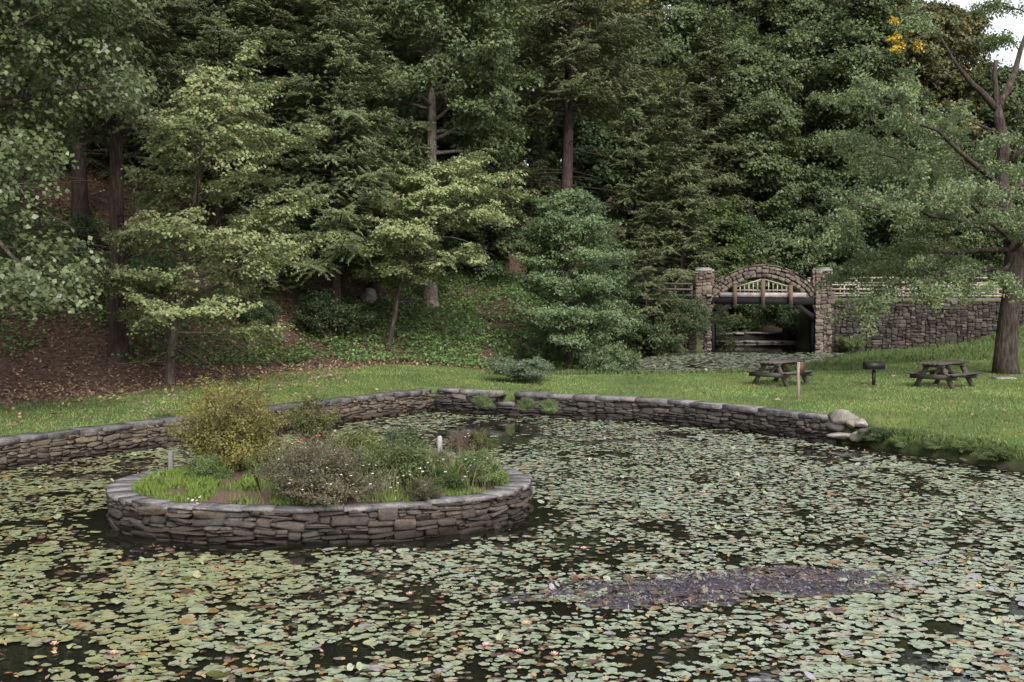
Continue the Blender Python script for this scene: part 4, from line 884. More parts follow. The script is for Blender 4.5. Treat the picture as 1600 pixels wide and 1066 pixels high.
# stepped weir seen through the bridge
for (yy, zt, h, lab) in ((79.2, 0.42, 0.4, 'lower pale ledge of the weir seen through the bridge'), (81.4, 0.86, 0.5, 'upper pale ledge of the weir seen through the bridge')):
    wv = thing('weir', lab, 'weir'); items = []; x = 7.6
    c = MB(); c.box((13.6, yy + 0.45, zt - 0.09 - 0.35), (12, 0.7, 0.7)); obj('core', c.mesh('core', M['core']), wv)
    while x < 19.4:
        wd = rngB.uniform(0.5, 1.2); items.append((wd, np.diag((wd * 1.0, 1.1, 0.13)), np.array((x + wd / 2, yy + 0.45 + rngB.uniform(-0.08, 0.08), zt - 0.06 + rngB.uniform(-0.015, 0.015))), int(rngB.integers(18)))); x += wd
    place_stones(wv, items, 'boulder')
# rail fences along the road
def fence(label, y0, xs_, z, hgt, mat='wood_pale', dyx=0.0, low=True):
    f = thing('rail_fence', label, 'fence'); x0 = xs_[0]
    for x in xs_: part('post', mat, f, ((x, y0 + dyx * (x - x0), z), (x, y0 + dyx * (x - x0), z + hgt), 0.13, 0.13))
    for a, b_ in zip(xs_[:-1], xs_[1:]):
        for hh in ((0.97, 0.62, 0.25) if low else (0.97, 0.55)):
            part('rail', mat, f, ((a - 0.05, y0 + dyx * (a - x0) - 0.1, z + hgt * hh + rngB.normal(0, 0.02)), (b_ + 0.05, y0 + dyx * (b_ - x0) - 0.1, z + hgt * hh + rngB.normal(0, 0.02)), 0.06, 0.09))
        n = int((b_ - a) / 0.75)
        for i in range(1, n):
            x = a + (b_ - a) * i / n; part('baluster', mat, f, ((x, y0 + dyx * (x - x0) - 0.02, z + hgt * 0.22), (x, y0 + dyx * (x - x0) - 0.02, z + hgt * 0.95), 0.07, 0.07))
fence('pale rail fence on the near side of the road, right of the bridge', BY + 0.9, [17.6, 19.9, 22.3, 24.8, 27.3, 29.8], 3.12, 0.98, dyx=-0.07)
fence('pale rail fence on the far side of the road behind the near one', BY + 6.0, [17.6, 20.4, 23.2, 26.0, 28.8, 31.6], 3.12, 1.25)
fence('grey rail fence left of the bridge among shrubs', BY + 0.7, [4.2, 6.1, 8.1, 9.9], 3.2, 0.85, 'wood_grey')

# ---------------------------------------------------------------- park furniture
def picnic_table(name, label, loc, rz, sc=1.0, mat='wood_grey'):
    t = thing(name, label, 'picnic table', loc, rz, None, sc)      # long axis along local X
    for i in range(5): part('top_plank', mat, t, ((-0.92, -0.30 + i * 0.15, 0.735), (0.92, -0.30 + i * 0.15, 0.735), 0.142, 0.042))
    for s_ in (-1, 1):
        for k_ in range(2): part('seat_plank', mat, t, ((-0.92, s_ * (0.60 + k_ * 0.147), 0.435), (0.92, s_ * (0.60 + k_ * 0.147), 0.435), 0.14, 0.042))
    for x in (-0.62, 0.62):
        for s_ in (-1, 1): part('leg', mat, t, ((x + 0.045, s_ * 0.62, -0.03), (x + 0.045, s_ * 0.20, 0.71), 0.045, 0.14))
        part('seat_support', mat, t, ((x, -0.76, 0.34), (x, 0.76, 0.34), 0.045, 0.145)); part('top_support', mat, t, ((x, -0.35, 0.67), (x, 0.35, 0.67), 0.045, 0.09))
        part('brace', mat, t, ((x - math.copysign(0.03, x), 0, 0.36), (x * 0.2, 0, 0.70), 0.045, 0.09))
    return t
AX = math.radians(90 - 40)
picnic_table('picnic_table', 'weathered picnic table standing near the stream edge behind the wooden post', gpix(1219, 601, 38, 55), AX - 0.05, 1.08)
picnic_table('picnic_table', 'weathered picnic table on the lawn left of the old cherry trunk', gpix(1474, 605, 38, 55), AX - 0.1, 1.12)
picnic_table('picnic_table', 'dim picnic table up in the dark wood behind the thick trunk', gpix(168, 402, 48, 66), -0.15, 1.1)
b = gpix(1365, 602, 38, 55)
t = thing('charcoal_grill', 'black iron park grill on a single post between the picnic tables', 'grill', b, 0.2)
part('post', 'metal', t, ((0, 0, -0.05), (0, 0, 0.55), 0.09, 0.09))
mb = MB()
mb.box((0, 0, 0.555), (0.62, 0.42, 0.02))
for (c, s_) in (((0, -0.20, 0.68), (0.62, 0.02, 0.23)), ((0, 0.20, 0.68), (0.62, 0.02, 0.23)), ((-0.30, 0, 0.68), (0.02, 0.378, 0.23)), ((0.30, 0, 0.68), (0.02, 0.378, 0.23))): mb.box(c, s_)
fb = obj('firebox', mb.mesh('firebox', M['metal']), t)
mb = MB()
for i in range(12): mb.box((-0.27 + i * 0.049, 0, 0.775), (0.014, 0.37, 0.014))
obj('grate', mb.mesh('grate', M['metal']), fb)
part('grate_handle', 'metal', fb, ((0.30, -0.1, 0.79), (0.42, -0.1, 0.80), 0.02, 0.02))
b = gpix(1247, 626, 36, 50)
t = thing('sign_post', 'wooden post on the lawn with small red-brown sign seen almost edge-on', 'sign', b, 0.0)
mb = MB(); mb.tube([(0, 0, -0.1), (0.01, 0, 0.4), (-0.01, 0, 0.8), (0.0, 0, 1.16)], [0.055, 0.05, 0.05, 0.048], 8); obj('post', mb.mesh('post', M['post'], True), t)
mb = MB(); mb.box((0.115, 0.12, 0.98), (0.02, 0.34, 0.30), rotz(-0.75)); obj('sign_board', mb.mesh('sign_board', M['sign']), t)
for px, py, h, lab in ((267, 738, 0.42, 'short weathered grey post at the left end of the island'), (687, 715, 0.46, 'short weathered grey post at the back of the island beside dry twigs')):
    p = at_z(px, py, 0.62); mb = MB(); mb.tube([(0, 0, -0.2), (0, 0, h * 0.5), (0.0, 0, h - 0.03), (0, 0, h)], [0.062, 0.06, 0.058, 0.035], 7)
    tag(obj('wooden_post', mb.mesh('wooden_post', M['grey_post']), None, p), lab, 'post')

# boulders where the wall ends, stones along the bank
def boulder(seed, size):
    r = np.random.default_rng(seed); me = bpy.data.meshes.new('boulder'); import bmesh
    bm = bmesh.new(); bmesh.ops.create_icosphere(bm, subdivisions=3, radius=0.5); ks = r.normal(0, 1, (7, 3)); ks /= np.linalg.norm(ks, axis=1)[:, None]
    for v in bm.verts:
        c = np.array(v.co) * 2; d = 1.0
        for kk in ks:
            q = c @ kk
            if q > 0.62: d = min(d, 0.62 / q + 0.06)
        c = c * d * 0.5 * (1 + 0.05 * math.sin(c[0] * 7 + seed) * math.cos(c[1] * 6)); v.co = c * np.array(size)
    bm.to_mesh(me); bm.free(); me.materials.append(M['boulder'])
    for p_ in me.polygons: p_.use_smooth = True
    return me
BL = [(1318, 656, 0.62, 0.42, 0.40, 'biggest pale boulder on top of the pile at the wall end'), (1282, 668, 0.55, 0.4, 0.24, 'flat pale stone sticking out at the wall end'), (1313, 683, 0.75, 0.5, 0.20, 'long flat pale stone low at the water by the wall end'),
      (1338, 684, 0.42, 0.36, 0.28, 'round pale stone at the waterline right of the long flat one'), (1330, 667, 0.34, 0.3, 0.26, 'small round stone just below the biggest boulder'), (1344, 664, 0.32, 0.28, 0.22, 'small pale stone at the right of the boulder pile'),
      (1298, 655, 0.36, 0.3, 0.26, 'brown stone between the coping end and the biggest boulder'), (1302, 672, 0.5, 0.4, 0.34, 'dark stone in the middle of the boulder pile'), (1352, 678, 0.5, 0.35, 0.25, 'dark stone at the right foot of the boulder pile'), (1295, 688, 0.4, 0.36, 0.22, 'wet dark stone at the foot of the wall end'),
      (1474, 694, 0.36, 0.3, 0.16, 'pale stone under the grass on the bank edge'), (1478, 706, 0.50, 0.34, 0.16, 'flat grey stone at the waterline of the bank'), (1512, 714, 0.6, 0.34, 0.15, 'long grey stone at the waterline near the right edge'), (1565, 727, 0.7, 0.4, 0.18, 'dark stone along the bank at the right edge')]
for i, (px, py, a, b_, c_, lab) in enumerate(BL):
    loc_ = np.array(gpix(px, py, 28, 37)) + (0, -0.12, 0.04)
    if loc_[2] < 0.06 or i >= 10: loc_ = at_z(px, py + 4 * (i >= 10), 0.05)
    if i in (1, 9): loc_ = at_z(px, py, 0.30 if i == 1 else 0.05) + (0, -0.1, 0)
    g_ = 1.25 if i < 10 else 1.0; me = boulder(300 + i, (a * g_, b_ * g_, c_ * g_))
    if 'dark' in lab or 'brown' in lab: me.materials[0] = M['wall_right']
    tag(obj('boulder', me, None, loc_, i * 1.3), lab, 'stone')
tag(obj('boulder', boulder(333, (1.0, 0.8, 0.9)), None, np.array(gpix(576, 470, 50, 75)) + (0, 0, 0.15)), 'pale boulder lying in the ivy high on the slope', 'stone')
for i, (pa, pb, r, lab) in enumerate((((195, 522, 0), (222, 527, 0), 0.07, 'broken log lying on the slope behind the thick trunk'), ((268, 550, 0), (298, 559, 0), 0.07, 'fallen branch on the ground behind the slim dogwood trunk'), ((212, 542, 0), (224, 538, 0), 0.06, 'short pale broken branch at the foot of the thick trunk'), ((20, 492, 0), (60, 498, 0), 0.06, 'fallen branch on the brown slope at the left edge'))):
    a, b_ = np.array(gpix(pa[0], pa[1], 38, 60)), np.array(gpix(pb[0], pb[1], 38, 60)); m_ = (a + b_) / 2 + (0, 0, 0.05); mb = MB(); mb.tube(np.array([a, m_, b_]) - a, [r, r * 0.9, r * 0.6], 6)
    tag(obj('fallen_log', mb.mesh('fallen_log', M['bark']), None, a + (0, 0, r * 0.8)), lab, 'log')

# ---------------------------------------------------------------- lily pads
rngP = np.random.default_rng(9)
def isl_f(x, y):
    """1 on the island's wall face, less inside"""
    dx, dy = x - IC[0], y - IC[1]; c, sn = math.cos(IROT), math.sin(IROT); u, v = (dx * c + dy * sn) / IA, (-dx * sn + dy * c) / IB
    return (np.abs(u) ** 2.25 + np.abs(v) ** 2.25) ** (1 / 2.25)
MUD_C = at_z(1105, 918, 0)[:2]; MUD_A, MUD_B = 2.4, 0.85
def mud_f(x, y):
    u = (x - MUD_C[0]) / MUD_A; v = (y - MUD_C[1] - 0.18 * (x - MUD_C[0])) / MUD_B; return np.hypot(u, v) * 0.85 + 3 * np.maximum(0, np.hypot(u, v) - 1.12) + 2.7 * (fbm(x * 0.6, y * 1.2, 0.42, 31) - 0.50)
sp = 0.128; gx, gy = np.meshgrid(np.arange(-19, 17, sp), np.arange(10.5, 43.5, sp * 0.87)); gx = gx + (np.arange(gx.shape[0]) % 2)[:, None] * sp / 2
x = (gx + rngP.uniform(-0.055, 0.055, gx.shape)).ravel(); y = (gy + rngP.uniform(-0.055, 0.055, gy.shape)).ravel()
px_ = 800 + F * x / y; ok = (px_ > -260) & (px_ < 1860); x, y = x[ok], y[ok]
pin = -poly_sd(x, y, POND); fi = isl_f(x, y); mf = mud_f(x, y)
n1 = fbm(x, y, 1.5, 41); n2 = fbm(x * 0.8, y * 0.55, 0.55, 47); leftness = 1 - sstep(-4, 1.5, x - 0.05 * (y - 20))
dens = np.clip((n1 - 0.16 - 0.07 * leftness) * 7, 0, 1) * np.clip((n2 - 0.24) * 5, 0, 1)
dens *= sstep(1.04, 1.16, fi) * sstep(0.05, 0.35, pin)
front = (y < IC[1]) & (fi < 1.42); dens *= np.where(front, 0.12 + 0.88 * sstep(1.14, 1.40, fi + 0.3 * (n1 - 0.5)), 1)       # open water under the island's front wall
pool = np.exp(-(((x - at_z(765, 678, 0)[0]) / 1.5) ** 2 + ((y - at_z(765, 678, 0)[1]) / 3.0) ** 2)); dens *= 1 - 0.97 * np.clip(pool * 2, 0, 1)
bk = 1 - sstep(0.3, 1.5, poly_sd(x, y, [(9.3, 36), (9.3, 32.2), (13.5, 26.2), (30, 20), (30, 40)])); dens *= 1 - 0.85 * bk
farw = sstep(33, 37, y) * (1 - sstep(0.2, 1.6, pin)); dens *= 1 - 0.8 * farw
dens *= sstep(0.6, 1.1, mf) * 0.68 + 0.32
keep = (pin > 0.02) & (fi > 1.03) & (rngP.uniform(0, 1, len(x)) < dens * 0.86)
x, y, leftness = x[keep], y[keep], leftness[keep]; n = len(x)
rad = np.clip(0.057 * np.exp(rngP.normal(0, 0.32, n)), 0.026, 0.11) * (1 + 0.12 * leftness) * (0.9 + 0.35 * vnoise(x, y, 2.5, 8))
def pad_verts(x, y, z, r, rot, tx, ty, K, rng):
    n = len(x); a = 0.17 + (2 * math.pi - 0.34) * np.arange(K) / (K - 1); A = a[None] + rot[:, None]
    rr = r[:, None] * (1 + rng.uniform(-0.06, 0.06, (n, K))); ex = 1 + rng.uniform(-0.08, 0.08, n)[:, None]
    dx, dy = np.cos(A) * rr * ex, np.sin(A) * rr / ex
    dz = dx * tx[:, None] + dy * ty[:, None] + rng.uniform(-0.004, 0.008, (n, K)) + rng.uniform(0, 0.12, n)[:, None] * rr * np.maximum(0, np.cos(2 * A + rot[:, None])) * 0.6
    ring = np.stack([x[:, None] + dx, y[:, None] + dy, z[:, None] + dz], -1); cx = 0.10 * r
    cen = np.stack([x + np.cos(rot) * cx, y + np.sin(rot) * cx, z - 0.001], -1)[:, None]
    return np.concatenate([cen, ring], 1)
def pads(x, y, rad, K, rng, tiltp=0.022):
    n = len(x); up = rng.uniform(0, 1, n) < tiltp; tl = np.where(up, rng.uniform(0.3, 1.0, n), rng.normal(0, 0.045, n)); ta = rng.uniform(0, 6.28, n)
    z = 0.008 + rng.uniform(0, 0.016, n) + np.where(up, rad * np.abs(tl) * 0.8, 0) + (np.abs(tl) < 0.4) * np.abs(tl) * rad * 0.5
    V = pad_verts(x, y, z, rad * np.where(up, 0.6, 1), rng.uniform(0, 6.28, n), tl * np.cos(ta), tl * np.sin(ta), K, rng)
    j = np.arange(1, K); tri = np.stack([np.zeros(K - 1, int), j, j + 1], -1); return V, tri
d_ = y; py_ = 533 + 0 * y
depthpx = 430 + F * CAMZ / y; vis = (800 + F * x / y > 6) & (800 + F * x / y < 1594) & (depthpx < 1058)
order = np.argsort(np.where(vis, -rad / y ** 1.6, 1)); first = order[:300]; rest = np.setdiff1d(np.arange(n), first)
V1, tri = pads(x[first], y[first], rad[first], 15, rngP, 0.03)
for i, idx in enumerate(first):
    c = np.array((x[idx], y[idx], 0.0)); o = obj('lily_pad', mesh_np('lily_pad', V1[i] - c, [tri], M['pad']), None, c)
    tag(o, 'round notched lily pad floating among the others in the near rows of the pond', 'lily pad', 'lily pads in the near rows')
mb = MB()
for (lo, hi, K) in ((0, 20, 12), (20, 99, 9)):
    k = rest[(y[rest] >= lo) & (y[rest] < hi)]; V, tri = pads(x[k], y[k], rad[k], K, rngP); m = len(k)
    mb.add(V.reshape(-1, 3), [(tri[None] + (np.arange(m) * (K + 1))[:, None, None]).reshape(-1, 3)])
tag(obj('lily_pads', mb.mesh('lily_pads', M['pad'])), 'mass of pale green and rusty lily pads covering the pond', 'lily pads', kind='stuff')
# older brown and dark olive pads lying lower, half under water
m = 15000; xx = rngP.uniform(-17, 15, m); yy = 13 + 26 * rngP.uniform(0, 1, m) ** 1.3; k = (np.abs(xx / yy) < 0.47) & (poly_sd(xx, yy, POND) < -0.3) & (isl_f(xx, yy) > 1.14) & (fbm(xx, yy, 1.7, 19) > 0.36) & (np.hypot((xx - at_z(765, 678, 0)[0]) / 1.5, (yy - at_z(765, 678, 0)[1]) / 3.0) > 1); xx, yy = xx[k], yy[k]
V, tri = pads(xx, yy, rngP.uniform(0.03, 0.075, len(xx)), 9, rngP, 0.03); V[:, :, 2] = np.maximum(V[:, :, 2] - 0.012, 0.003)
M['oldpad'] = leaf_mat('old_lily_pad', [(0.05, 0.052, 0.022), (0.10, 0.06, 0.035), (0.16, 0.11, 0.06), (0.075, 0.035, 0.032), (0.10, 0.105, 0.06), (0.17, 0.15, 0.13)], rough=0.4, trans=0.0, spec=0.5, tree_var=0)
tag(obj('old_pads', mesh_np('old_pads', V.reshape(-1, 3), [(tri[None] + (np.arange(len(V)) * 10)[:, None, None]).reshape(-1, 3)], M['oldpad'])), 'brown and olive rotting lily pads low in the water', 'lily pads', kind='stuff')
# pads on the stream
xs2 = rngP.uniform(2, 18, 9000); ys2 = rngP.uniform(53.5, 69.5, 9000); s2 = -poly_sd(xs2, ys2, STREAM); k = (s2 > 0.1) & (rngP.uniform(0, 1, 9000) < np.clip((fbm(xs2, ys2 * 0.5, 1.2, 55) - 0.22) * 6, 0, 1)) & (ys2 < 69)
V, tri = pads(xs2[k], ys2[k], rngP.uniform(0.06, 0.13, k.sum()), 9, rngP, 0.004); V[:, :, 2] += STREAM_Z
tag(obj('lily_pads', mesh_np('lily_pads', V.reshape(-1, 3), [(tri[None] + (np.arange(len(V)) * 10)[:, None, None]).reshape(-1, 3)], M['pad'])), 'mass of lily pads covering the stream before the bridge', 'lily pads', kind='stuff')
# fallen leaves on the pads
m = 1700; t_ = rngP.uniform(0, 1, m); yy = 13.5 + 26 * t_ ** 1.6; xx = rngP.uniform(-0.45, 0.45, m) * yy; k = (poly_sd(xx, yy, POND) < -0.3) & (isl_f(xx, yy) > 1.1); xx, yy = xx[k], yy[k]
V, Fq = leaf_quads(np.stack([xx, yy, np.full(len(xx), 0.04)], -1), np.array((0, 0, 1.0)) + rngP.normal(0, 0.35, (len(xx), 3)), rngP.uniform(0.05, 0.11, len(xx)), rngP.uniform(0.035, 0.07, len(xx)), rngP)
V[:, 2] = np.maximum(V[:, 2], 0.012); M['tinyleaf'] = leaf_mat('drifting_leaf', [(0.10, 0.04, 0.03), (0.20, 0.10, 0.045), (0.30, 0.19, 0.08), (0.30, 0.24, 0.17), (0.07, 0.04, 0.035)], trans=0.05, tree_var=0)
tag(obj('fallen_leaves', mesh_np('fallen_leaves', V, [Fq], M['tinyleaf'])), 'fallen brown and yellow leaves drifting on the lily pads', 'leaves', kind='stuff')
# pink water lilies
def lily_mesh(seed, r):
    rg = np.random.default_rng(seed); mb = MB()
    for ring_, (nn, tilt_, rr) in enumerate(((8, 0.45, 1.0), (7, 0.85, 0.85), (5, 1.2, 0.6))):
        for i in range(nn):
            a = i * 6.283 / nn + ring_ * 0.4 + rg.uniform(-0.1, 0.1); d = np.array((math.cos(a), math.sin(a), 0)); s_ = np.array((-d[1], d[0], 0)); L = r * rr; upv = np.array((0, 0, 1.0)); e = d * math.cos(tilt_) + upv * math.sin(tilt_)
            mb.add([d * 0.1 * r, d * 0.1 * r + e * L * 0.55 + s_ * L * 0.22, d * 0.1 * r + e * L + upv * L * 0.12, d * 0.1 * r + e * L * 0.55 - s_ * L * 0.22], [np.array([[0, 1, 2, 3]])])
    return mb.mesh('petals', M['pink'], True)
for i, (px, py, lab) in enumerate(((85, 1008, 'pink water lily by the left edge, larger of the two near ones'), (178, 1022, 'pink water lily right of the larger one at the lower left'), (866, 1024, 'pink water lily at the bottom middle beside an upright pad'), (812, 1020, 'small pink water lily at the bottom, left of the middle'),
                                 (822, 976, 'pale pink water lily below the left end of the mud patch'), (760, 1010, 'pink water lily at lower middle, left of the other bottom ones'), (640, 930, 'pink water lily in front of the island, towards the right'), (912, 858, 'tiny pink water lily right of the island wall'),
                                 (24, 964, 'pink water lily at the very left edge'), (1100, 770, 'tiny pale water lily in the middle of the right pads'), (1530, 918, 'pale water lily far right in the pads'))):
    p = at_z(px, py, 0.03); t = thing('water_lily', lab, 'flower', p, i * 0.7); obj('petals', lily_mesh(i, 0.06 if i < 8 else 0.05), t)
    mb = MB(); mb.tube([(0, 0, 0.0), (0, 0, 0.03), (0, 0, 0.045)], [0.018, 0.02, 0.008], 7); obj('stamens', mb.mesh('stamens', M['stamen'], True), t)
# dead purple-grey mat of mud and stems
gx, gy = np.meshgrid(np.arange(-3.5, 3.5, 0.05), np.arange(-1.8, 1.8, 0.05)); wx, wy = gx + MUD_C[0], gy + MUD_C[1]
zz = 0.05 * (1.02 - mud_f(wx, wy)) * 1.2 + 0.045 * (fbm(wx, wy, 0.16, 61) - 0.5); zz = np.clip(zz, -0.05, 0.05)
ny_, nx_ = gx.shape; ii = (np.arange(ny_ - 1)[:, None] * nx_ + np.arange(nx_ - 1)[None]); Q = np.stack([ii, ii + 1, ii + nx_ + 1, ii + nx_], -1).reshape(-1, 4)
M['mud'].node_tree.nodes['Principled BSDF'].inputs['Roughness'].default_value = 0.32
tag(obj('mud_patch', mesh_np('mud_patch', np.stack([wx, wy, zz], -1).reshape(-1, 3), [Q], M['mud'])), 'purple-grey patch of mud and rotting stems among the lily pads', 'mud', kind='stuff')
m = 5200; xx = MUD_C[0] + rngP.uniform(-2.7, 2.7, m); yy = MUD_C[1] + rngP.uniform(-1.2, 1.2, m); k = mud_f(xx, yy) < 1.08; xx, yy = xx[k], yy[k]
C = np.stack([xx, yy, np.maximum(0, 0.08 * (1.02 - mud_f(xx, yy))) + rngP.uniform(0.0, 0.025, len(xx))], -1)
V, Fq = leaf_quads(C, np.array((0, 0, 1.0)) + rngP.normal(0, 0.38, C.shape), rngP.uniform(0.025, 0.11, len(xx)), rngP.uniform(0.010, 0.04, len(xx)), rngP)
M['debris'] = leaf_mat('rotting_stem', [(0.035, 0.03, 0.034), (0.105, 0.09, 0.112), (0.16, 0.14, 0.175), (0.16, 0.10, 0.065), (0.075, 0.08, 0.035)], [0, 0.35, 0.65, 0.88, 1], rough=0.3, trans=0.0, spec=0.6, tree_var=0)
k = rngP.integers(0, 10 ** 6, 900) ; m = 900; xx = MUD_C[0] + rngP.uniform(-3.2, 3.2, m); yy = MUD_C[1] + rngP.uniform(-1.5, 1.5, m); mm = mud_f(xx, yy); kk = (mm > 0.4) & (mm < 1.5) & (rngP.uniform(0, 1, m) < 0.55); xx, yy = xx[kk], yy[kk]
V2, tri = pads(xx, yy, rngP.uniform(0.04, 0.085, len(xx)), 10, rngP, 0.45); V2[:, :, 2] += 0.02
tag(obj('curled_pads', mesh_np('curled_pads', V2.reshape(-1, 3), [(tri[None] + (np.arange(len(V2)) * 11)[:, None, None]).reshape(-1, 3)], M['oldpad'])), 'curled olive and brown lily pads around the mud patch', 'lily pads', kind='stuff')
tag(obj('pond_debris', mesh_np('pond_debris', V, [Fq], M['debris'])), 'rotting stems and leaves lying on the mud patch', 'debris', kind='stuff')

# ---------------------------------------------------------------- planting on the island
def ipt(px, py, z=0.62): return at_z(px, py, z)
gb = bush(51, 1.6, 0.85, 60, 8, 0.15, 21, 0.050, 0.9, 0.4, 0.13, (0.5, 1.5), 0.55, 0.30, 0.12, 0.10, 0.012)
bush_thing('shrub', 'tall yellow-green twiggy shrub, highest plant on the island', gb, 'goldbush', ipt(362, 737, 0.66))
ob = bush(52, 1.15, 0.55, 22, 7, 0.11, 16, 0.05, 0.9, 0.4, 0.15, (0.9, 1.5), 0.55, 0.30, 0.0, 0.25, 0.010)
bush_thing('shrub', 'sparse olive shrub behind the yellow one on the island', ob, 'olivebush', ipt(492, 708, 0.66))
pb = bush(53, 0.76, 1.0, 80, 9, 0.13, 15, 0.042, 0.8, 0.4, 0.13, (0.25, 1.4), 0.5, 0.32, -0.15, 0.2, 0.010)
bush_thing('shrub', 'broad low purple-brown bush at the front middle of the island', pb, 'purplebush', ipt(500, 780, 0.64))
_, gm_ = bush_thing('shrub', 'mid-green bush right of the purple-brown one on the island', bush(54, 0.62, 0.75, 40, 8, 0.13, 26, 0.05, 0.8, 0.5, 0.14, (0.3, 1.45), 0.5, 0.32, 0.0, 0.2, 0.009), 'greenbush', ipt(630, 762, 0.66))
for px, py, sc, mt, lab in ((742, 752, 0.72, 'greenbush', 'rounded bright green bush at the right end of the island'), (702, 764, 0.5, 'bright', 'low bright plant at the right front of the island'), (560, 730, 0.9, 'olivebush', 'olive bush at the back middle of the island'),
                            (672, 748, 0.62, 'purplebush', 'brownish bush in front of the back post on the island'), (625, 722, 0.85, 'shrub', 'dark glossy bush at the back of the island'), (425, 752, 0.75, 'olivebush', 'olive bush at the right foot of the yellow shrub'), (745, 704, 0.55, 'olivebush', 'thin olive plant right of the back post'),
                            (660, 778, 0.42, 'purplebush', 'small brown plant at the front right edge of the island'), (320, 752, 0.6, 'greenbush', 'green bush at the left foot of the yellow shrub'), (575, 752, 0.8, 'greenbush', 'grey-green bush behind the purple-brown one')):
    t = thing('shrub', lab, 'bush', ipt(px, py, 0.64), px * 0.37, None, sc); obj('stems', gm_[0], t); c = obj('foliage', gm_[1], t); c.material_slots[0].link = 'OBJECT'; c.material_slots[0].material = M[mt]
dry = bush(55, 0.6, 0.45, 34, 9, 0.05, 0, 0.02, el=(0.5, 1.4), frac=0.5, r=0.006, lo=0.2); t = thing('dry_bush', 'leafless grey twig bush around the back post on the island', 'bush', ipt(716, 709, 0.62), 0.0, None, 0.75); obj('stems', dry[0].wood.mesh('stems', M['twig'], True), t)
def blossom(seed, r, n=6):
    rg = np.random.default_rng(seed); mb = MB()
    for i in range(n):
        a = i * 6.283 / n; e = np.array((math.cos(a), math.sin(a), 0.5 + rg.uniform(-0.2, 0.2))); s_ = np.array((-math.sin(a), math.cos(a), 0)); mb.add([e * 0.05 * r, e * r * 0.6 + s_ * r * 0.4, e * r, e * r * 0.6 - s_ * r * 0.4], [np.array([[0, 1, 2, 3]])])
    return mb
for i, (px, py, lab) in enumerate(((474, 688, 'pink rose bloom at the middle back of the island'), (497, 683, 'pink rose bloom right of the other one on the island'), (466, 692, 'small red rose bloom left of the pink ones'))):
    p = at_d(px, py, 24.6); t = thing('rose', lab, 'flower', (p[0], p[1], 0.62)); h = p[2] - 0.62
    mb = MB(); mb.tube([(0, 0, 0), (0.01, 0, h * 0.5), (0, 0, h)], [0.006, 0.005, 0.004], 4); obj('stem', mb.mesh('stem', M['twig']), t)
    mb = blossom(i, 0.06, 7); V, pl = np.concatenate(mb.V), [np.concatenate(v) for v in mb.P.values()]; mb.add(V * 0.6 + (0, 0, 0.015), pl); obj('bloom', mb.mesh('bloom', M['rose'] if i else M['pink']), t, (0, 0, h))
mb = MB(); rg = np.random.default_rng(3)
for i in range(150):
    px, py = rg.uniform(450, 770), rg.uniform(668, 770)
    if rg.uniform() < 0.35: px, py = rg.uniform(430, 530), rg.uniform(690, 720)
    if i > 138: px, py = 305 + rg.normal(0, 7), 781 + rg.normal(0, 3)
    z_ = 0.66 + (rg.uniform(0.25, 0.7) if i <= 138 else 0.06); p = at_z(px, py, z_); bl = blossom(i, rg.uniform(0.018, 0.032), 5); V, pl = np.concatenate(bl.V), [np.concatenate(v) for v in bl.P.values()]; mb.add(V + p, pl)
tag(obj('white_blossoms', mb.mesh('white_blossoms', M['white'])), 'tiny white blossoms dotted over the island plants', 'blossoms', kind='stuff')
for px, py, sc, lab in ((258, 664, 0.55, 'green weed tuft growing from the left pond wall'), (752, 632, 0.5, 'green weed tuft hanging on the wall left of the notch'), (823, 634, 0.42, 'green weed tuft on the wall just right of the notch'), (858, 638, 0.45, 'second weed tuft right of the notch, lower one')):
    p = at_z(px, py + 6, 0.4) + (0, 0.12, 0); t = thing('weed', lab, 'plant', p, px, None, sc * np.ones(3)); obj('stems', gm_[0], t); c = obj('foliage', gm_[1], t); c.material_slots[0].link = 'OBJECT'; c.material_slots[0].material = M['greenbush']

for px, py, sc, lab in ((1372, 684, 0.62, 'dark weed clump on the bank just right of the boulder pile'), (1408, 694, 0.5, 'weed clump hanging over the bank, second from the boulders'), (1455, 697, 0.55, 'weed clump on the bank above the pale stones'), (1500, 702, 0.6, 'weed clump on the bank between the waterline stones'), (1560, 716, 0.62, 'weed clump on the bank at the right edge')):
    p = np.array(gpix(px, py, 26, 36)) + (0, 0, -0.05); t = thing('weed', lab, 'plant', p, px, None, (sc, sc, sc * 0.6)); obj('stems', gm_[0], t); c = obj('foliage', gm_[1], t); c.material_slots[0].link = 'OBJECT'; c.material_slots[0].material = M['greenbush' if px > 1380 else 'shrub']

# ---------------------------------------------------------------- grass, ivy, leaf litter
rngG = np.random.default_rng(21)
def blades(x, y, z, h, w, rng, lean=0.5):
    n = len(x); a = rng.uniform(0, 6.28, n); b_ = rng.uniform(0, 6.28, n); r = rng.uniform(0, lean, n) * h; hx = np.cos(a) * w / 2; hy = np.sin(a) * w / 2; lx, ly = np.cos(b_) * r, np.sin(b_) * r
    V = np.stack([np.stack([x - hx, y - hy, z - 0.01], -1), np.stack([x + hx, y + hy, z - 0.01], -1), np.stack([x + hx * 0.7 + lx * 0.35, y + hy * 0.7 + ly * 0.35, z + h * 0.6], -1), np.stack([x + lx, y + ly, z + h * (1 - 0.25 * (r / h) ** 2)], -1), np.stack([x - hx * 0.7 + lx * 0.35, y - hy * 0.7 + ly * 0.35, z + h * 0.6], -1)], 1)
    i = np.arange(n)[:, None] * 5; return V.reshape(-1, 3), [np.concatenate([i, i + 1, i + 2, i + 3, i + 4], 1)]
def scatter(n, x0, x1, y0, y1, ok):
    y = rngG.uniform(y0, y1, n); x = rngG.uniform(x0, x1, n); px = 800 + F * x / y; k = (px > -150) & (px < 1750); x, y = x[k], y[k]; k = ok(x, y); return x[k], y[k]
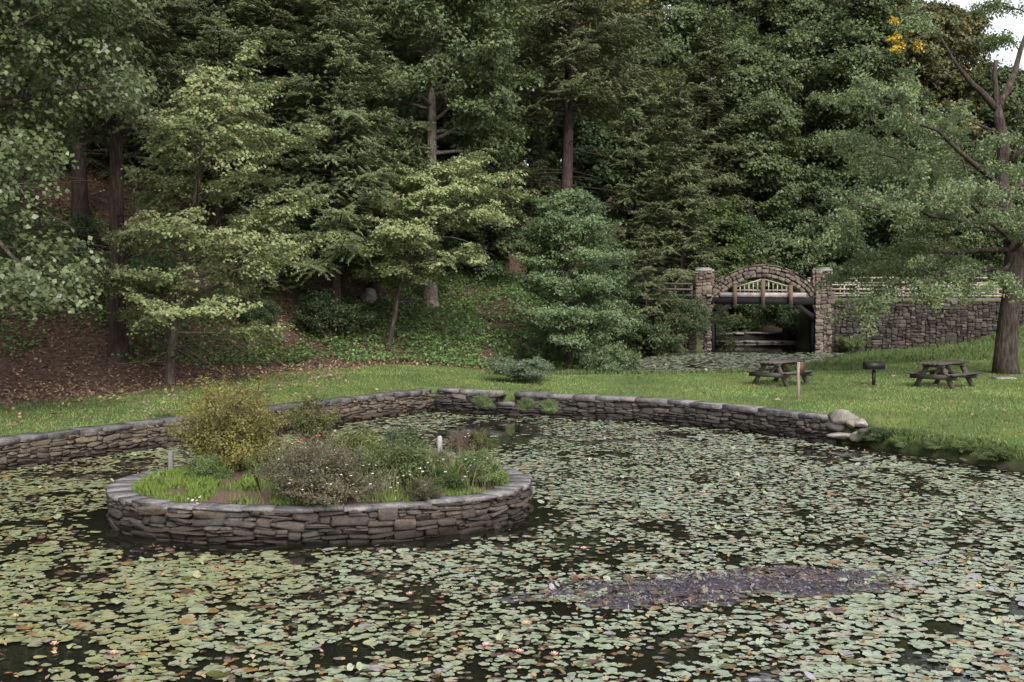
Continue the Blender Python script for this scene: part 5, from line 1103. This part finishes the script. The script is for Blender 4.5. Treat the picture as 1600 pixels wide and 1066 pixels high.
def lawn_ok(x, y):
    s1 = poly_sd(x, y, POND); return (np.hypot(x - 9.25, y - 33.75) > 0.5) & (s1 > np.where(x > 8.8, 0.25, 0.47)) & (poly_sd(x, y, STREAM) > 0.6) & (rngG.uniform(0, 1, len(x)) > litter_w(x, y) * 1.05) & (y < 69.3)
x, y = scatter(330000, -18, 27, 26, 66, lawn_ok); k = rngG.uniform(0, 1, len(x)) < 1.2 - 0.012 * y; x, y = x[k], y[k]
V, pl = blades(x, y, ground_z(x, y), rngG.uniform(0.03, 0.075, len(x)) * (0.8 + 0.5 * fbm(x, y, 1.5, 71)), rngG.uniform(0.014, 0.028, len(x)), rngG, 0.9)
tag(obj('grass', mesh_np('grass', V, pl, M['grass'])), 'short mown lawn grass around the pond', 'grass', kind='stuff')
def long_ok(x, y):
    sp_, ss = poly_sd(x, y, POND), poly_sd(x, y, STREAM)
    bankd = (sp_ > 0.12) & (sp_ < 0.62) & (x > 9.2) & (y < 34.2); str_ = (ss > -0.3) & (ss < 3.2 + 1.5 * fbm(x, y, 2.0, 5)) & (y < 60) & (x > -1)
    mead = (x > 13) & (y > 55) & (ss > 0.1) & (y < 69.4); clump = np.hypot(x - 13.2, y - 51.5) < 1.6
    bankd = bankd & (np.hypot(x - 9.3, y - 33.7) > 0.55)
    d = np.where(mead, 0.5, 0) + np.where(bankd, 1.0, 0) + np.where(str_, 0.6, 0) + np.where(clump, 0.8, 0); return rngG.uniform(0, 1, len(x)) < d * (0.4 + 0.9 * fbm(x, y, 1.1, 15))
xa, ya = scatter(150000, -1, 30, 46, 69.5, long_ok); xb, yb = scatter(90000, 9, 17, 24, 34.5, long_ok); x, y = np.concatenate([xa, xb]), np.concatenate([ya, yb])
hh = rngG.uniform(0.10, 0.40, len(x)) * (0.4 + 0.9 * fbm(x, y, 1.4, 25)) * np.where(y < 36, 0.42, 0.95)
V, pl = blades(x, y, ground_z(x, y), hh, rngG.uniform(0.016, 0.035, len(x)), rngG, 0.9)
tag(obj('long_grass', mesh_np('long_grass', V, pl, M['longgrass'])), 'long uncut grass along bank, stream and retaining wall', 'grass', kind='stuff')
# grass and weeds on the island
aa = rngG.uniform(0, 6.28, 60000); ff = np.sqrt(rngG.uniform(0, 1, 60000)); q = np.array([isl(a, 1.0, -0.40) for a in aa]); x = IC[0] + (q[:, 0] - IC[0]) * ff; y = IC[1] + (q[:, 1] - IC[1]) * ff; pxx = 800 + F * x / y
gd = np.clip((fbm(x, y, 0.9, 81) - 0.3) * 4, 0, 1) * np.where(pxx < 400, 2.2, np.where(pxx > 640, 1.0, 0.6)) * np.where((pxx > 340) & (pxx < 420) & (y < 22.6), 0.15, 1); k = rngG.uniform(0, 1, len(x)) < gd; x, y, ff = x[k], y[k], ff[k]
V, pl = blades(x, y, isl_z(ff, x, y), rngG.uniform(0.05, 0.17, len(x)), rngG.uniform(0.010, 0.02, len(x)), rngG, 0.8)
tag(obj('island_grass', mesh_np('island_grass', V, pl, M['islandgrass'])), 'bright grass growing on the island', 'grass', kind='stuff')
aa = rngG.uniform(0, 6.28, 3400); ff = np.sqrt(rngG.uniform(0, 0.92, 3400)); q = np.array([isl(a, 1.0, -0.40) for a in aa]); x = IC[0] + (q[:, 0] - IC[0]) * ff; y = IC[1] + (q[:, 1] - IC[1]) * ff; pxx = 800 + F * x / y; k = (pxx > 400) & (fbm(x, y, 0.7, 83) > 0.42); x, y, ff = x[k], y[k], ff[k]
V, pl = blades(x, y, isl_z(ff, x, y), rngG.uniform(0.22, 0.72, len(x)), rngG.uniform(0.006, 0.013, len(x)), rngG, 0.7)
M['straw'] = leaf_mat('straw_grass', [(0.13, 0.14, 0.06), (0.19, 0.17, 0.09), (0.25, 0.21, 0.13), (0.11, 0.14, 0.05)], trans=0.2, tree_var=0)
tag(obj('wispy_grass', mesh_np('wispy_grass', V, pl, M['straw'])), 'wispy straw-coloured grass between the island bushes', 'grass', kind='stuff')
# ivy and low plants on the slope
def ivy_ok(x, y):
    t = hill_t(x, y); n = fbm(x, y, 2.4, 91); w = np.interp(x, [-22, -16, -13, -11, -8, -4, 4, 7], [0.5, 0.55, 0.6, 0.7, 0.85, 1.0, 1.0, 0.3]); lo = np.interp(x, [-16, -9, 4], [4.0, 0.6, 0.2])
    return (t > lo) & (t < 16) & (poly_sd(x, y, STREAM) > 0.3) & (rngG.uniform(0, 1, len(x)) < w * np.clip((n - 0.26) * 5, 0, 1))
x, y = scatter(190000, -24, 8, 42, 74, ivy_ok); n = len(x); lump = fbm(x, y, 0.9, 95); z = ground_z(x, y) + rngG.uniform(0, 1, n) ** 0.7 * (0.08 + 0.42 * lump)
V, Fq = leaf_quads(np.stack([x, y, z], -1), np.array((0, -0.15, 1.0)) + rngG.normal(0, 0.45, (n, 3)), rngG.uniform(0.09, 0.2, n), rngG.uniform(0.07, 0.14, n), rngG)
tag(obj('ground_cover', mesh_np('ground_cover', V, [Fq], M['ivy'])), 'dark green ivy and low plants covering the slope', 'ground cover', kind='stuff')
# fallen leaves
def lit_ok(x, y):
    t = hill_t(x, y); w = np.clip(litter_w(x, y) * 0.9 + np.interp(t, [-9, -1.5], [0.16, 0.55]) * (x < -6), 0.012, 1); return (rngG.uniform(0, 1, len(x)) < w) & (poly_sd(x, y, POND) > 0.5) & (poly_sd(x, y, STREAM) > 0.4) & (y < 69)
x, y = scatter(75000, -22, 22, 28, 68, lit_ok); n = len(x)
V, Fq = leaf_quads(np.stack([x, y, ground_z(x, y) + rngG.uniform(0.035, 0.085, n)], -1), np.array((0, -0.3, 1.0)) + rngG.normal(0, 0.4, (n, 3)), rngG.uniform(0.07, 0.17, n), rngG.uniform(0.05, 0.11, n), rngG)
tag(obj('leaf_litter', mesh_np('leaf_litter', V, [Fq], M['litter'])), 'brown fallen leaves on the slope and lawn', 'leaves', kind='stuff')
# a spray of yellow leaves high in the wood on the right
yt = next(o for o in scene.objects if o.get('label', '').startswith('tall olive tree with a yellow'))
P = Plant(88); c0 = at_d(1410, 62, 92.0)
for i in range(16): P.C.append(c0 + P.rng.normal(0, 1, 3) * (0.75, 0.6, 0.75)); P.CR.append(0.42)
V, Fq = P.leaves(46, 0.19, 0.45); m4 = Matrix.Translation(yt.location) @ yt.rotation_euler.to_matrix().to_4x4() @ Matrix.Scale(yt.scale[0], 4)
Vl = np.concatenate([V, np.ones((len(V), 1))], 1) @ np.array(m4.inverted()).T
tag(obj('yellow_foliage', mesh_np('yellow_foliage', Vl[:, :3], [Fq], M['yellow']), yt), 'spray of bright yellow autumn leaves')
if __import__('os').environ.get('TRI'):
    print('TRIS', sum(sum(len(p.vertices) - 2 for p in m.polygons) for m in bpy.data.meshes), {m.name: len(m.polygons) for m in bpy.data.meshes if len(m.polygons) > 30000})
